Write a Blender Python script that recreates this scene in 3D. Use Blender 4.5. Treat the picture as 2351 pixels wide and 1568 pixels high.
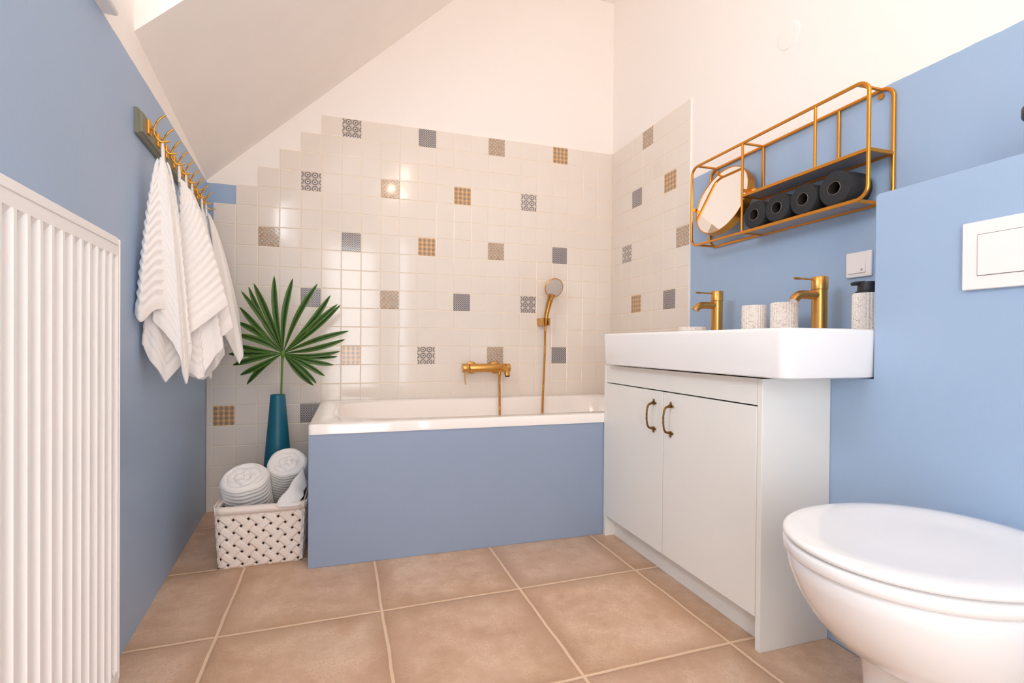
import bpy, bmesh, math, random
import numpy as np
from mathutils import Vector, Matrix, noise
random.seed(7)
pi = math.pi
SC = bpy.context.scene
for o in list(bpy.data.objects): bpy.data.objects.remove(o)

# ------------------------------------------------------------------ camera
CAM = Vector((0.5652, -2.7409, 0.8549))
F_PX, YAW, PITCH, ROLL, CX, CY = 1111.778, 0.2944, -0.0071, 0.0077, 1144.2, 797.3
def make_camera():
    cd = bpy.data.cameras.new('camera'); co = bpy.data.objects.new('camera', cd)
    SC.collection.objects.link(co)
    cd.sensor_width = 36; cd.sensor_fit = 'HORIZONTAL'; cd.lens = F_PX / 2351 * 36
    cd.shift_x = (1175.5 - CX) / 2351; cd.shift_y = (CY - 784) / 2351
    cd.clip_start = 0.02
    cy, sy = math.cos(YAW), math.sin(YAW)
    fw = Vector((sy * math.cos(PITCH), cy * math.cos(PITCH), math.sin(PITCH)))
    rt = Vector((cy, -sy, 0)); up = rt.cross(fw)
    r2 = rt * math.cos(ROLL) + up * math.sin(ROLL); u2 = -rt * math.sin(ROLL) + up * math.cos(ROLL)
    m = Matrix((r2, u2, -fw)).transposed().to_4x4(); m.translation = CAM
    co.matrix_world = m
    SC.camera = co
make_camera()
SC.view_settings.view_transform = 'Standard'; SC.view_settings.look = 'None'
SC.view_settings.gamma = 1; SC.view_settings.use_curve_mapping = False
SC.view_settings.exposure = -0.10
SC.cycles.max_bounces = 18; SC.cycles.diffuse_bounces = 14; SC.cycles.glossy_bounces = 6

# ------------------------------------------------------------------ world and large lights
w = bpy.data.worlds.new('world'); SC.world = w; w.use_nodes = True
w.node_tree.nodes['Background'].inputs[0].default_value = (0.75, 0.85, 1, 1)
w.node_tree.nodes['Background'].inputs[1].default_value = 1.5
# left wall frame: origin at the back left corner, AV runs along the wall to the camera, NV points into the room
W0 = Vector((-.131, 0, 0)); AV = Vector((.084, -1, 0)).normalized(); NV = Vector((1, .084, 0)).normalized()
def LW(s, o, z): return W0 + AV * s + NV * o + Vector((0, 0, z))
def area(name, loc, dirv, sx, sy, power, col, spread=180):
    l = bpy.data.lights.new(name, 'AREA'); l.shape = 'RECTANGLE'; l.size = sx; l.size_y = sy
    l.energy = power; l.color = col; l.spread = math.radians(spread)
    o = bpy.data.objects.new(name, l); SC.collection.objects.link(o); o.location = loc
    o.rotation_euler = Vector(dirv).to_track_quat('-Z', 'Y').to_euler()
    return o
area('daylight_window', LW(1.87, -.085, 2.0), NV, .74, .48, 14, (0.83, 0.91, 1.0))
area('daylight_rear', (1.2, -3.60, 1.2), (0, 1, 0), .06, 1.9, 4, (0.85, 0.93, 1.0))
area('rear_fill', (0.55, -3.60, 1.1), (0, 1, 0.0), .56, 1.9, 22, (1.0, 0.96, 0.93))  # added fill from behind the camera, lifts the dark lower left
LAMP = [(1.13, -3.0, 2.80), (1.13, -3.0, 2.58), (0.99, -3.0, 2.64)]
for k, p in enumerate(LAMP):
    l = bpy.data.lights.new('lamp_bulb_light', 'POINT'); l.energy = 23; l.color = (1.0, 0.815, 0.68); l.shadow_soft_size = .05
    o = bpy.data.objects.new('lamp_bulb_light', l); SC.collection.objects.link(o); o.location = p

# ------------------------------------------------------------------ node helpers
def srgb(r, g, b):
    f = lambda c: c / 12.92 if c <= .04045 else ((c + .055) / 1.055) ** 2.4
    return (f(r / 255), f(g / 255), f(b / 255), 1)
class NT:
    def __init__(s, name):
        s.m = bpy.data.materials.new(name); s.m.use_nodes = True; s.t = s.m.node_tree
        s.b = s.t.nodes['Principled BSDF']
    def n(s, typ, **kw):
        nd = s.t.nodes.new(typ)
        for k, v in kw.items(): setattr(nd, k, v)
        return nd
    def put(s, sock, v):
        if isinstance(v, bpy.types.NodeSocket): s.t.links.new(v, sock)
        elif v is not None: sock.default_value = v
    def M(s, op, a, b=None, c=None):
        nd = s.n('ShaderNodeMath', operation=op)
        for i, v in enumerate((a, b, c)): s.put(nd.inputs[i], v)
        return nd.outputs[0]
    def mix(s, f, a, b, typ='MIX'):
        nd = s.n('ShaderNodeMix', data_type='RGBA', blend_type=typ)
        s.put(nd.inputs[0], f); s.put(nd.inputs[6], a); s.put(nd.inputs[7], b)
        return nd.outputs[2]
    def noise(s, vec, scale, detail=2, rough=.5):
        nd = s.n('ShaderNodeTexNoise'); s.put(nd.inputs['Vector'], vec)
        nd.inputs['Scale'].default_value = scale; nd.inputs['Detail'].default_value = detail
        nd.inputs['Roughness'].default_value = rough
        return nd
    def co(s, kind='Object'): return s.n('ShaderNodeTexCoord').outputs[kind]
    def sep(s, v):
        nd = s.n('ShaderNodeSeparateXYZ'); s.put(nd.inputs[0], v); return nd.outputs
    def comb(s, x, y, z=0.0):
        nd = s.n('ShaderNodeCombineXYZ')
        for i, v in enumerate((x, y, z)): s.put(nd.inputs[i], v)
        return nd.outputs[0]
    def ramp(s, f, stops):
        nd = s.n('ShaderNodeValToRGB'); s.put(nd.inputs[0], f)
        e = nd.color_ramp.elements
        while len(e) < len(stops): e.new(.5)
        for el, (p, c) in zip(e, stops): el.position = p; el.color = c
        return nd.outputs[0]
    def bump(s, h, strength=.3, dist=.002):
        nd = s.n('ShaderNodeBump'); nd.inputs['Strength'].default_value = strength
        nd.inputs['Distance'].default_value = dist; s.put(nd.inputs['Height'], h)
        s.put(s.b.inputs['Normal'], nd.outputs[0])
    def set(s, col=None, rough=None, metal=None, coat=None, spec=None):
        s.put(s.b.inputs['Base Color'], col)
        s.put(s.b.inputs['Roughness'], rough)
        if metal is not None: s.b.inputs['Metallic'].default_value = metal
        if coat is not None:
            s.b.inputs['Coat Weight'].default_value = coat; s.b.inputs['Coat Roughness'].default_value = .05
        if spec is not None: s.b.inputs['Specular IOR Level'].default_value = spec
        return s.m
def plain(name, col, rough=.5, metal=0, coat=None, spec=None, nscale=None, nstr=.15, ndist=.001, var=.03):
    t = NT(name); v = t.co()
    nz = t.noise(v, 6, 3)
    c = t.mix(nz.outputs[0], tuple(x * (1 - var) for x in col[:3]) + (1,), tuple(min(1, x * (1 + var)) for x in col[:3]) + (1,))
    t.set(c, rough, metal, coat, spec)
    if nscale: t.bump(t.noise(v, nscale, 4).outputs[0], nstr, ndist)
    return t.m

WHITE = srgb(247, 241, 235)
def wall_paint(name, zb):
    t = NT(name); v = t.co(); x, y, z = t.sep(v)
    wob = t.M('MULTIPLY', t.M('SUBTRACT', t.noise(v, 22, 3).outputs[0], .5), .006)
    mask = t.M('GREATER_THAN', t.M('ADD', z, wob), zb)
    nz = t.noise(v, 3, 4)
    blue = t.mix(nz.outputs[0], srgb(154, 180, 210), srgb(162, 186, 214))
    t.set(t.mix(mask, blue, WHITE), t.M('ADD', t.M('MULTIPLY', mask, .3), .38))
    t.bump(t.noise(v, 90, 5, .6).outputs[0], .22, .002)
    return t.m
M = {}
M['paint_left'] = wall_paint('painted_plaster_left', 1.655)
M['paint_back'] = wall_paint('painted_plaster_back', 1.651)
M['paint_right'] = wall_paint('painted_plaster_right', 1.664)
M['white'] = plain('white_plaster', WHITE, .75, nscale=90, nstr=.2, ndist=.002)
M['blue'] = wall_paint('blue_paint', 9.0)
M['blue_panel'] = plain('blue_paint_warm_cast', srgb(146, 163, 188), .42, nscale=30, nstr=.08)  # the walls' blue with the greyer cast of warm light put into it
M['ceramic'] = plain('white_ceramic', srgb(244, 243, 242), .12, coat=.6, var=.005)
M['tub'] = plain('white_acrylic', srgb(246, 240, 234), .14, coat=.5, var=.005)
M['lacquer'] = plain('white_lacquer', srgb(238, 237, 231), .35, var=.01)
M['radiator'] = plain('white_enamel', srgb(244, 243, 241), .3, var=.01)
M['plastic'] = plain('white_plastic', srgb(243, 239, 236), .28, var=.01)
M['gap'] = plain('dark_gap', srgb(70, 62, 55), .8)
M['black_plastic'] = plain('black_plastic', srgb(38, 38, 42), .45)
M['teal'] = plain('teal_glaze', srgb(16, 96, 118), .42, nscale=200, nstr=.1)
M['bronze'] = plain('antique_bronze', srgb(128, 92, 48), .38, 1, nscale=60, nstr=.3, var=.3)
M['chrome'] = plain('chrome', srgb(200, 200, 205), .15, 1)
M['face_grey'] = plain('grey_silicone', srgb(196, 184, 178), .5)
M['glassy'] = plain('mirror_silver', srgb(250, 248, 245), .01, 1, var=0)
def brushed(name, col, rough=.28):
    t = NT(name); v = t.co(); mp = t.n('ShaderNodeMapping'); t.put(mp.inputs[0], v); mp.inputs['Scale'].default_value = (30, 30, 500)
    nz = t.noise(mp.outputs[0], 1, 3)
    c = t.mix(nz.outputs[0], tuple(x * .94 for x in col[:3]) + (1,), col)
    t.set(c, t.M('ADD', t.M('MULTIPLY', nz.outputs[0], .06), rough - .03), 1)
    return t.m
M['brass'] = brushed('brushed_brass', srgb(216, 164, 92), .33)
M['gold'] = plain('gold_lacquer_metal', srgb(224, 152, 62), .3, .9, var=.05)
M['hook_gold'] = plain('brass_wire', srgb(222, 166, 78), .25, 1)
M['grey_metal'] = plain('grey_metal_sheet', srgb(150, 144, 146), .3, .25)
M['olive'] = plain('olive_painted_wood', srgb(122, 122, 104), .45, nscale=40, nstr=.2)
M['paper'] = plain('black_tissue', srgb(44, 45, 47), .95, nscale=120, nstr=.5, ndist=.002, var=.25)
M['core'] = plain('pale_card_edge', srgb(150, 140, 130), .9)
M['core_in'] = plain('dark_card_tube', srgb(40, 32, 28), .9)
def towel_mat():
    t = NT('white_terry'); v = t.co()
    t.set(t.mix(t.noise(v, 300, 2).outputs[0], srgb(246, 241, 236), srgb(254, 252, 250)), .95)
    t.b.inputs['Sheen Weight'].default_value = .3
    vo = t.n('ShaderNodeTexVoronoi'); t.put(vo.inputs['Vector'], v); vo.inputs['Scale'].default_value = 700
    t.bump(t.M('ADD', vo.outputs['Distance'], t.noise(v, 220, 4).outputs[0]), .35, .002)
    return t.m
M['terry'] = towel_mat()
M['band'] = plain('white_woven_band', srgb(248, 244, 240), .85, nscale=500, nstr=.2)
def speckle():
    t = NT('speckled_stone'); v = t.co()
    vo = t.n('ShaderNodeTexVoronoi'); t.put(vo.inputs['Vector'], t.mix(.06, v, t.noise(v, 60, 2).outputs[1])); vo.inputs['Scale'].default_value = 300
    d = t.M('LESS_THAN', vo.outputs['Distance'], t.M('MULTIPLY', t.noise(v, 90, 2).outputs[0], .7))
    d2 = t.M('GREATER_THAN', t.sep(vo.outputs['Color'])[0], .58)
    g = t.mix(t.sep(vo.outputs['Color'])[1], srgb(30, 30, 30), srgb(130, 120, 112))
    t.set(t.mix(t.M('MULTIPLY', d, d2), srgb(236, 228, 220), g), .75)
    t.bump(t.noise(v, 200, 3).outputs[0], .3, .001)
    return t.m
M['speckle'] = speckle()
def leafmat():
    t = NT('palm_leaf_green'); u, vv, _ = t.sep(t.co('UV')); v = t.co()
    nz = t.noise(v, 14, 3)
    c = t.mix(nz.outputs[0], srgb(30, 66, 16), srgb(66, 106, 26))
    edge = t.M('MULTIPLY', t.M('ABSOLUTE', t.M('SUBTRACT', u, .5)), 2.0)
    c = t.mix(t.M('MULTIPLY', t.M('POWER', edge, 1.6), .7), c, srgb(92, 138, 42))
    veins = t.M('GREATER_THAN', t.M('SINE', t.M('MULTIPLY', u, 60.0)), .6)
    c = t.mix(t.M('MULTIPLY', veins, .22), c, srgb(14, 40, 14))
    c = t.mix(t.M('MULTIPLY', t.M('LESS_THAN', edge, .2), .75), c, srgb(14, 32, 14))
    c = t.mix(t.M('MULTIPLY', t.M('GREATER_THAN', t.noise(v, 60, 3).outputs[0], .6), .3), c, srgb(78, 92, 66))
    t.set(c, .4); return t.m
M['leaf'] = leafmat()
M['stem'] = plain('stem_green', srgb(84, 120, 40), .45)
def basketmat():
    t = NT('whitewashed_wood_strip'); v = t.co()
    nz = t.noise(v, 9, 4); n2 = t.noise(v, 80, 4)
    c = t.mix(nz.outputs[0], srgb(240, 224, 208), srgb(250, 244, 240))
    c = t.mix(t.M('MULTIPLY', n2.outputs[0], .25), c, srgb(228, 204, 182))
    t.set(c, .6); t.bump(n2.outputs[0], .3, .001); return t.m
M['basket'] = basketmat()
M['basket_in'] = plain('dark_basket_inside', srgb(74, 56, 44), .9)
M['knit'] = plain('grey_knit', srgb(176, 170, 162), .95, nscale=160, nstr=.9, ndist=.004, var=.25)
M['ink'] = plain('grey_ink', srgb(90, 95, 105), .7)
M['glass'] = None
t = NT('window_glass'); t.set((1, 1, 1, 1), .02); t.b.inputs['Transmission Weight'].default_value = 1; M['glass'] = t.m
t = NT('lamp_glow'); t.set((1, .9, .8, 1), .4); t.b.inputs['Emission Color'].default_value = (1, .78, .55, 1); t.b.inputs['Emission Strength'].default_value = 45; M['bulb'] = t.m

# wall tile materials ------------------------------------------------------
def tile_plain():
    t = NT('glazed_tile'); v = t.co(); nz = t.noise(v, 5, 2)
    t.set(t.mix(nz.outputs[0], srgb(231, 222, 211), srgb(236, 227, 217)), .12, coat=.12)
    t.bump(t.noise(v, 14, 2).outputs[0], .08, .003)
    return t.m
M['tile'] = tile_plain()
M['grout'] = plain('cream_grout', srgb(242, 228, 208), .8, nscale=200, nstr=.3)
def cellxy(t, u, v, n, ox, oy):
    a = t.M('ADD', t.M('MULTIPLY', u, n), ox); b = t.M('ADD', t.M('MULTIPLY', v, n), oy)
    fx = t.M('SUBTRACT', t.M('FRACT', a), .5); fy = t.M('SUBTRACT', t.M('FRACT', b), .5)
    r = t.M('SQRT', t.M('ADD', t.M('MULTIPLY', fx, fx), t.M('MULTIPLY', fy, fy)))
    return fx, fy, r
def tile_a():      # rosettes
    t = NT('rosette_tile'); u, v, _ = t.sep(t.co('UV'))
    fx, fy, r = cellxy(t, u, v, 2.75, .6, .2)
    ang = t.M('ARCTAN2', fy, fx)
    ring = t.M('MULTIPLY', t.M('GREATER_THAN', r, .2), t.M('LESS_THAN', r, .44))
    pet = t.M('GREATER_THAN', t.M('SINE', t.M('MULTIPLY', ang, 16.0)), t.M('MULTIPLY', t.M('SUBTRACT', .33, r), 7.0))
    dot = t.M('LESS_THAN', r, .12)
    fx2, fy2, r2 = cellxy(t, u, v, 2.75, .1, .7)
    dia = t.M('ABSOLUTE', t.M('SUBTRACT', t.M('ADD', t.M('ABSOLUTE', fx2), t.M('ABSOLUTE', fy2)), .2))
    c = t.mix(t.M('LESS_THAN', dia, .03), srgb(232, 220, 206), srgb(172, 152, 132))
    c = t.mix(t.M('LESS_THAN', t.M('ABSOLUTE', t.M('SUBTRACT', r, .49)), .022), c, srgb(176, 156, 136))
    c = t.mix(t.M('MULTIPLY', ring, t.M('MULTIPLY', t.M('GREATER_THAN', r, .28), .75)), c, srgb(136, 138, 142))
    c = t.mix(t.M('MULTIPLY', ring, pet), c, srgb(76, 82, 102))
    c = t.mix(dot, c, srgb(80, 56, 38))
    t.set(c, .15, coat=.4); return t.m
def tile_b():      # small rings
    t = NT('ring_tile'); u, v, _ = t.sep(t.co('UV'))
    nz = t.n('ShaderNodeTexVoronoi'); t.put(nz.inputs['Vector'], t.comb(u, v)); nz.inputs['Scale'].default_value = 34
    c = t.mix(t.sep(nz.outputs['Color'])[0], srgb(214, 196, 172), srgb(178, 142, 102))
    fx, fy, r = cellxy(t, u, v, 2.2, .05, .3)
    c = t.mix(t.M('MULTIPLY', t.M('LESS_THAN', t.M('MULTIPLY', t.M('ABSOLUTE', fx), t.M('ABSOLUTE', fy)), .0016), t.M('LESS_THAN', r, .22)), c, srgb(206, 112, 32))
    for (n, ox, oy) in ((4.6, .1, .25), (4.6, .6, .75)):
        fx, fy, r = cellxy(t, u, v, n, ox, oy)
        q = n / 6.0
        c = t.mix(t.M('LESS_THAN', r, .27 * q), c, srgb(58, 60, 76))
        c = t.mix(t.M('LESS_THAN', r, .145 * q), c, srgb(226, 224, 224))
    t.set(c, .15, coat=.4); return t.m
def tile_c():      # ochre with grey flowers
    t = NT('ochre_flower_tile'); u, v, _ = t.sep(t.co('UV'))
    nz = t.noise(t.comb(u, v), 16, 2)
    c = t.mix(nz.outputs[0], srgb(190, 146, 98), srgb(214, 180, 138))
    fx, fy, r = cellxy(t, u, v, 4.0, 0.0, .5)
    c = t.mix(t.M('MULTIPLY', t.M('LESS_THAN', r, .2), .6), c, srgb(206, 128, 50))
    fx, fy, r = cellxy(t, u, v, 4.0, .5, .5)
    c = t.mix(t.M('LESS_THAN', r, .14), c, srgb(230, 206, 176))
    fx, fy, r = cellxy(t, u, v, 4.0, 0.0, .02)
    ang = t.M('ARCTAN2', fy, fx)
    edge = t.M('ADD', .27, t.M('MULTIPLY', t.M('COSINE', t.M('MULTIPLY', ang, 8.0)), .04))
    c = t.mix(t.M('LESS_THAN', r, edge), c, srgb(112, 108, 106))
    c = t.mix(t.M('LESS_THAN', r, .15), c, srgb(166, 148, 132))
    t.set(c, .15, coat=.4); return t.m
def tile_d():      # blue grey dotted weave
    t = NT('dotted_grey_tile'); u, v, _ = t.sep(t.co('UV'))
    c = srgb(132, 135, 143)
    for ox, oy, rr, cc in ((.5, 0.0, .26, srgb(152, 122, 104)), (0.0, .5, .26, srgb(92, 98, 114)), (0.0, 0.0, .17, srgb(222, 216, 204)), (.5, .5, .17, srgb(222, 216, 204))):
        fx, fy, r = cellxy(t, u, v, 8.0, ox, oy)
        c = t.mix(t.M('LESS_THAN', r, rr), c, cc)
    t.set(c, .15, coat=.4); return t.m
M['ta'], M['tb'], M['tc'], M['td'] = tile_a(), tile_b(), tile_c(), tile_d()

PHI, FX, FY, FP = .023, .1947, -1.1726, .4686
def floor_mat():
    t = NT('stone_floor_tile'); v = t.co()
    x, y, z = t.sep(v)
    nzw = t.noise(v, 7, 3)
    wob = t.M('MULTIPLY', t.M('SUBTRACT', nzw.outputs[0], .5), .009)
    c, s = math.cos(PHI), math.sin(PHI)
    dx, dy = t.M('SUBTRACT', x, FX), t.M('SUBTRACT', y, FY)
    u = t.M('DIVIDE', t.M('ADD', t.M('ADD', t.M('MULTIPLY', dx, c), t.M('MULTIPLY', dy, s)), wob), FP)
    w_ = t.M('DIVIDE', t.M('ADD', t.M('SUBTRACT', t.M('MULTIPLY', dy, c), t.M('MULTIPLY', dx, s)), wob), FP)
    fu = t.M('ABSOLUTE', t.M('SUBTRACT', t.M('FRACT', t.M('ADD', u, .5)), .5))
    fw = t.M('ABSOLUTE', t.M('SUBTRACT', t.M('FRACT', t.M('ADD', w_, .5)), .5))
    d = t.M('MULTIPLY', t.M('MINIMUM', fu, fw), FP)          # metres from the nearest joint
    cell = t.comb(t.M('FLOOR', u), t.M('FLOOR', w_))
    wn = t.n('ShaderNodeTexWhiteNoise', noise_dimensions='2D'); t.put(wn.inputs['Vector'], cell)
    offs = t.n('ShaderNodeVectorMath', operation='ADD'); t.put(offs.inputs[0], v); t.put(offs.inputs[1], wn.outputs['Color'])
    n1 = t.noise(offs.outputs[0], 4.5, 6, .62); n2 = t.noise(offs.outputs[0], 150, 5, .7); n3 = t.noise(offs.outputs[0], 13, 8, .75)
    col = t.ramp(n1.outputs[0], [(.3, srgb(194, 158, 128)), (.5, srgb(214, 180, 150)), (.72, srgb(224, 196, 170))])
    col = t.mix(t.M('MULTIPLY', t.M('SMOOTH_MIN', n3.outputs[0], 1.0, .1), .62), col, t.ramp(n3.outputs[0], [(.38, srgb(164, 122, 90)), (.58, srgb(230, 202, 176))]))
    dirt = t.M('MULTIPLY', t.M('MINIMUM', t.M('MAXIMUM', t.M('MULTIPLY', t.M('SUBTRACT', n2.outputs[0], .52), 6.0), 0.0), 1.0), t.M('MINIMUM', t.M('MAXIMUM', t.M('MULTIPLY', t.M('SUBTRACT', n3.outputs[0], .42), 3.0), .12), .6))
    col = t.mix(dirt, col, srgb(140, 104, 78))
    # worn brown edge of every tile
    ed = t.M('MULTIPLY', t.M('SUBTRACT', 1.0, t.M('MINIMUM', t.M('DIVIDE', d, .07), 1.0)), t.M('MULTIPLY', n3.outputs[0], .95))
    col = t.mix(ed, col, srgb(160, 118, 86))
    tint = t.mix(wn.outputs['Value'], (0.94, .94, .95, 1), (1.04, 1.03, 1.02, 1))
    col = t.mix(1.0, col, tint, 'MULTIPLY')
    g = t.M('LESS_THAN', d, .0042)
    col = t.mix(g, col, t.mix(n2.outputs[0], srgb(222, 190, 158), srgb(236, 208, 178)))
    t.set(col, t.M('ADD', .42, t.M('MULTIPLY', g, .3)))
    h = t.M('ADD', t.M('MULTIPLY', t.M('MINIMUM', t.M('DIVIDE', d, .01), 1.0), 1.0), t.M('MULTIPLY', n2.outputs[0], .25))
    t.bump(h, .5, .003)
    return t.m
M['floor'] = floor_mat()

# ------------------------------------------------------------------ mesh helpers
def tag(o, label=None, cat=None, group=None, kind=None):
    if label: o['label'] = label
    if cat: o['category'] = cat
    if group: o['group'] = group
    if kind: o['kind'] = kind
    return o
def empty(name, loc, label, cat, group=None):
    o = bpy.data.objects.new(name, None); SC.collection.objects.link(o); o.location = loc
    o.empty_display_size = .05
    return tag(o, label, cat, group)
class MB:
    def __init__(s): s.v = []; s.f = []; s.m = []; s.uv = []
    def add(s, vs, fs, mi=0, uvs=None):
        b = len(s.v); s.v += [tuple(v) for v in vs]
        for k, f in enumerate(fs):
            s.f.append([b + i for i in f]); s.m.append(mi if isinstance(mi, int) else mi[k])
            s.uv.append([uvs[i] for i in f] if uvs else [(0, 0)] * len(f))
        return s
    def box(s, x0, x1, y0, y1, z0, z1, mi=0, T=None):
        vs = [(x, y, z) for x in (x0, x1) for y in (y0, y1) for z in (z0, z1)]
        if T: vs = [T(*v) for v in vs]
        return s.add(vs, [(0, 1, 3, 2), (4, 6, 7, 5), (0, 4, 5, 1), (2, 3, 7, 6), (0, 2, 6, 4), (1, 5, 7, 3)], mi)
    def prism(s, poly, d, mi=0):
        """poly: planar list of 3D points, d: extrusion vector"""
        n = len(poly); d = Vector(d); vs = [Vector(p) for p in poly] + [Vector(p) + d for p in poly]
        fs = [list(range(n))[::-1], list(range(n, 2 * n))] + [(i, (i + 1) % n, n + (i + 1) % n, n + i) for i in range(n)]
        return s.add(vs, fs, mi)
    def grid(s, P, closed_u=False, closed_v=False, mi=0, cap0=False, cap1=False, uv=True):
        """P[j][i] rows of points"""
        nr, nc = len(P), len(P[0]); vs = [p for r in P for p in r]; fs = []
        for j in range(nr - (0 if closed_v else 1)):
            for i in range(nc - (0 if closed_u else 1)):
                a = j * nc + i; b = j * nc + (i + 1) % nc; c = ((j + 1) % nr) * nc + (i + 1) % nc; d = ((j + 1) % nr) * nc + i
                fs.append((a, b, c, d))
        if cap0: fs.append(list(range(nc))[::-1])
        if cap1: fs.append([(nr - 1) * nc + i for i in range(nc)])
        uvs = [(i / max(1, nc - 1), j / max(1, nr - 1)) for j in range(nr) for i in range(nc)]
        return s.add(vs, fs, mi, uvs)
    def tube(s, path, r, n=12, closed=False, mi=0, sq=False, up=None):
        P = [Vector(p) for p in path]; N = len(P); rows = []
        rr = r if isinstance(r, (list, tuple)) else [r] * N
        prev = None
        for k in range(N):
            if closed: tg = P[(k + 1) % N] - P[k - 1]
            else: tg = P[min(k + 1, N - 1)] - P[max(k - 1, 0)]
            tg.normalize()
            if up is not None: a = Vector(up) - tg * tg.dot(Vector(up))
            elif prev is None:
                a = Vector((0, 0, 1)) if abs(tg.z) < .9 else Vector((0, 1, 0)); a = a - tg * a.dot(tg)
            else: a = prev - tg * prev.dot(tg)
            a.normalize(); prev = a; b = tg.cross(a)
            if sq:
                q = rr[k]; c = q * .55
                pts = [(q, c), (c, q), (-c, q), (-q, c), (-q, -c), (-c, -q), (c, -q), (q, -c)]
                rows.append([P[k] + a * x + b * y for x, y in pts])
            else: rows.append([P[k] + a * rr[k] * math.cos(2 * pi * i / n) + b * rr[k] * math.sin(2 * pi * i / n) for i in range(n)])
        return s.grid(rows, closed_u=True, closed_v=closed, mi=mi, cap0=not closed, cap1=not closed)
    def lathe(s, prof, c=(0, 0, 0), ax=(0, 0, 1), n=40, mi=0, cap0=True, cap1=True, rf=None):
        """prof: list of (r, h) along ax"""
        ax = Vector(ax).normalized(); a = (Vector((0, 0, 1)) if abs(ax.z) < .9 else Vector((1, 0, 0))); a = (a - ax * a.dot(ax)).normalized(); b = ax.cross(a)
        c = Vector(c); rows = []
        for r, h in prof:
            row = []
            for i in range(n):
                t_ = 2 * pi * i / n; q = r * (rf(t_, h) if rf else 1)
                row.append(c + ax * h + a * q * math.cos(t_) + b * q * math.sin(t_))
            rows.append(row)
        return s.grid(rows, closed_u=True, mi=mi, cap0=cap0, cap1=cap1)
    def sphere(s, c, r, n=16, sc=(1, 1, 1), mi=0):
        rows = []
        for j in range(1, n):
            ph = pi * j / n
            rows.append([Vector(c) + Vector((r * sc[0] * math.sin(ph) * math.cos(2 * pi * i / (2 * n)), r * sc[1] * math.sin(ph) * math.sin(2 * pi * i / (2 * n)), r * sc[2] * math.cos(ph))) for i in range(2 * n)])
        return s.grid(rows, closed_u=True, mi=mi, cap0=True, cap1=True)
    def build(s, name, mats, parent=None, smooth=None, bevel=0, seg=2, solid=0, recalc=True, **tg):
        me = bpy.data.meshes.new(name); off = Vector((0, 0, 0))
        if parent is not None:
            p = parent
            while p is not None: off += Vector(p.location); p = p.parent
        else:
            pass
        vs = [tuple(Vector(v) - off) for v in s.v]
        me.from_pydata(vs, [], s.f)
        if not isinstance(mats, (list, tuple)): mats = [mats]
        for m_ in mats: me.materials.append(m_)
        me.polygons.foreach_set('material_index', s.m)
        ul = me.uv_layers.new(name='UVMap'); flat = [c for f in s.uv for q in f for c in q]
        ul.data.foreach_set('uv', flat)
        if recalc:
            bm = bmesh.new(); bm.from_mesh(me); bmesh.ops.recalc_face_normals(bm, faces=bm.faces); bm.to_mesh(me); bm.free()
        me.update()
        if smooth is not None:
            for p_ in me.polygons: p_.use_smooth = True
            if smooth < 180: me.set_sharp_from_angle(angle=math.radians(smooth))
        o = bpy.data.objects.new(name, me); SC.collection.objects.link(o)
        if parent is not None: o.parent = parent
        if solid:
            md = o.modifiers.new('Solidify', 'SOLIDIFY'); md.thickness = solid; md.offset = 0
        if bevel:
            md = o.modifiers.new('Bevel', 'BEVEL'); md.width = bevel; md.segments = seg; md.limit_method = 'ANGLE'; md.angle_limit = math.radians(40)
            md.harden_normals = False
            for p_ in me.polygons: p_.use_smooth = True
            me.set_sharp_from_angle(angle=math.radians(35))
        return tag(o, **tg)
def rrect(cx, cy, hx, hy, r, n=6):
    pts = []
    for qx, qy, a0 in ((1, 1, 0), (-1, 1, 90), (-1, -1, 180), (1, -1, 270)):
        for k in range(n + 1):
            a = math.radians(a0 + 90 * k / n)
            pts.append((cx + qx * (hx - r) + r * math.cos(a), cy + qy * (hy - r) + r * math.sin(a)))
    return pts

# ------------------------------------------------------------------ room shell
REAR = -3.66; TOP = 3.02; XR = 2.142; XP = 2.149
SL = .931; Z0S = 1.664
def zslope(x): return Z0S + (x + .13) * SL
ST = dict(kind='structure')
MB().box(-.35, 2.45, REAR - .1, .12, -.1, 0).build('floor', M['floor'], **ST)
MB().box(-.4, 2.45, .0075, .13, -.1, TOP + .15).build('wall_back', M['paint_back'], **ST)
MB().box(XP, XP + .12, REAR - .1, .0075, -.1, TOP + .15).build('wall_right', M['paint_right'], **ST)
# left wall with the dormer window opening
wl = MB(); D = -.16
def wseg(s0, s1, z0, z1, o0=D, o1=0): wl.box(s0, s1, o0, o1, z0, z1, T=lambda s, o, z: LW(s, o, z))
WS0, WS1, WZ0, WZ1 = 1.44, 2.30, 1.70, 2.30
SCH = 1.094      # cheek wall position along the wall
wseg(-.08, SCH, -.1, 1.80); wseg(SCH, WS0, -.1, 2.52); wseg(WS0, WS1, -.1, WZ0); wseg(WS0, WS1, WZ1, 2.52); wseg(WS1, 3.85, -.1, 2.52)
wl.build('wall_left', M['paint_left'], **ST)
MB().prism([(-.30, REAR - .1, zslope(-.30) + .0), (TOP and (-.13 + (TOP - Z0S) / SL), REAR - .1, TOP), (-.13 + (TOP - Z0S) / SL + .0, REAR - .1, TOP + .15), (-.30, REAR - .1, zslope(-.30) + .16)], (0, 0, 0))
xt = -.13 + (TOP - Z0S) / SL
YE = -1.092
MB().prism([(-.28, .0075, zslope(-.28)), (xt, .0075, TOP), (xt, .0075, TOP + .15), (-.28, .0075, zslope(-.28) + .19)], (0, YE - .0075, 0)).build('ceiling', M['white'], **ST)
MB().box(xt, XP, REAR - .1, .0075, TOP, TOP + .15).build('ceiling_flat', M['white'], **ST)
DZ = 2.46; xd = -.13 + (DZ - Z0S) / SL
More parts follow.
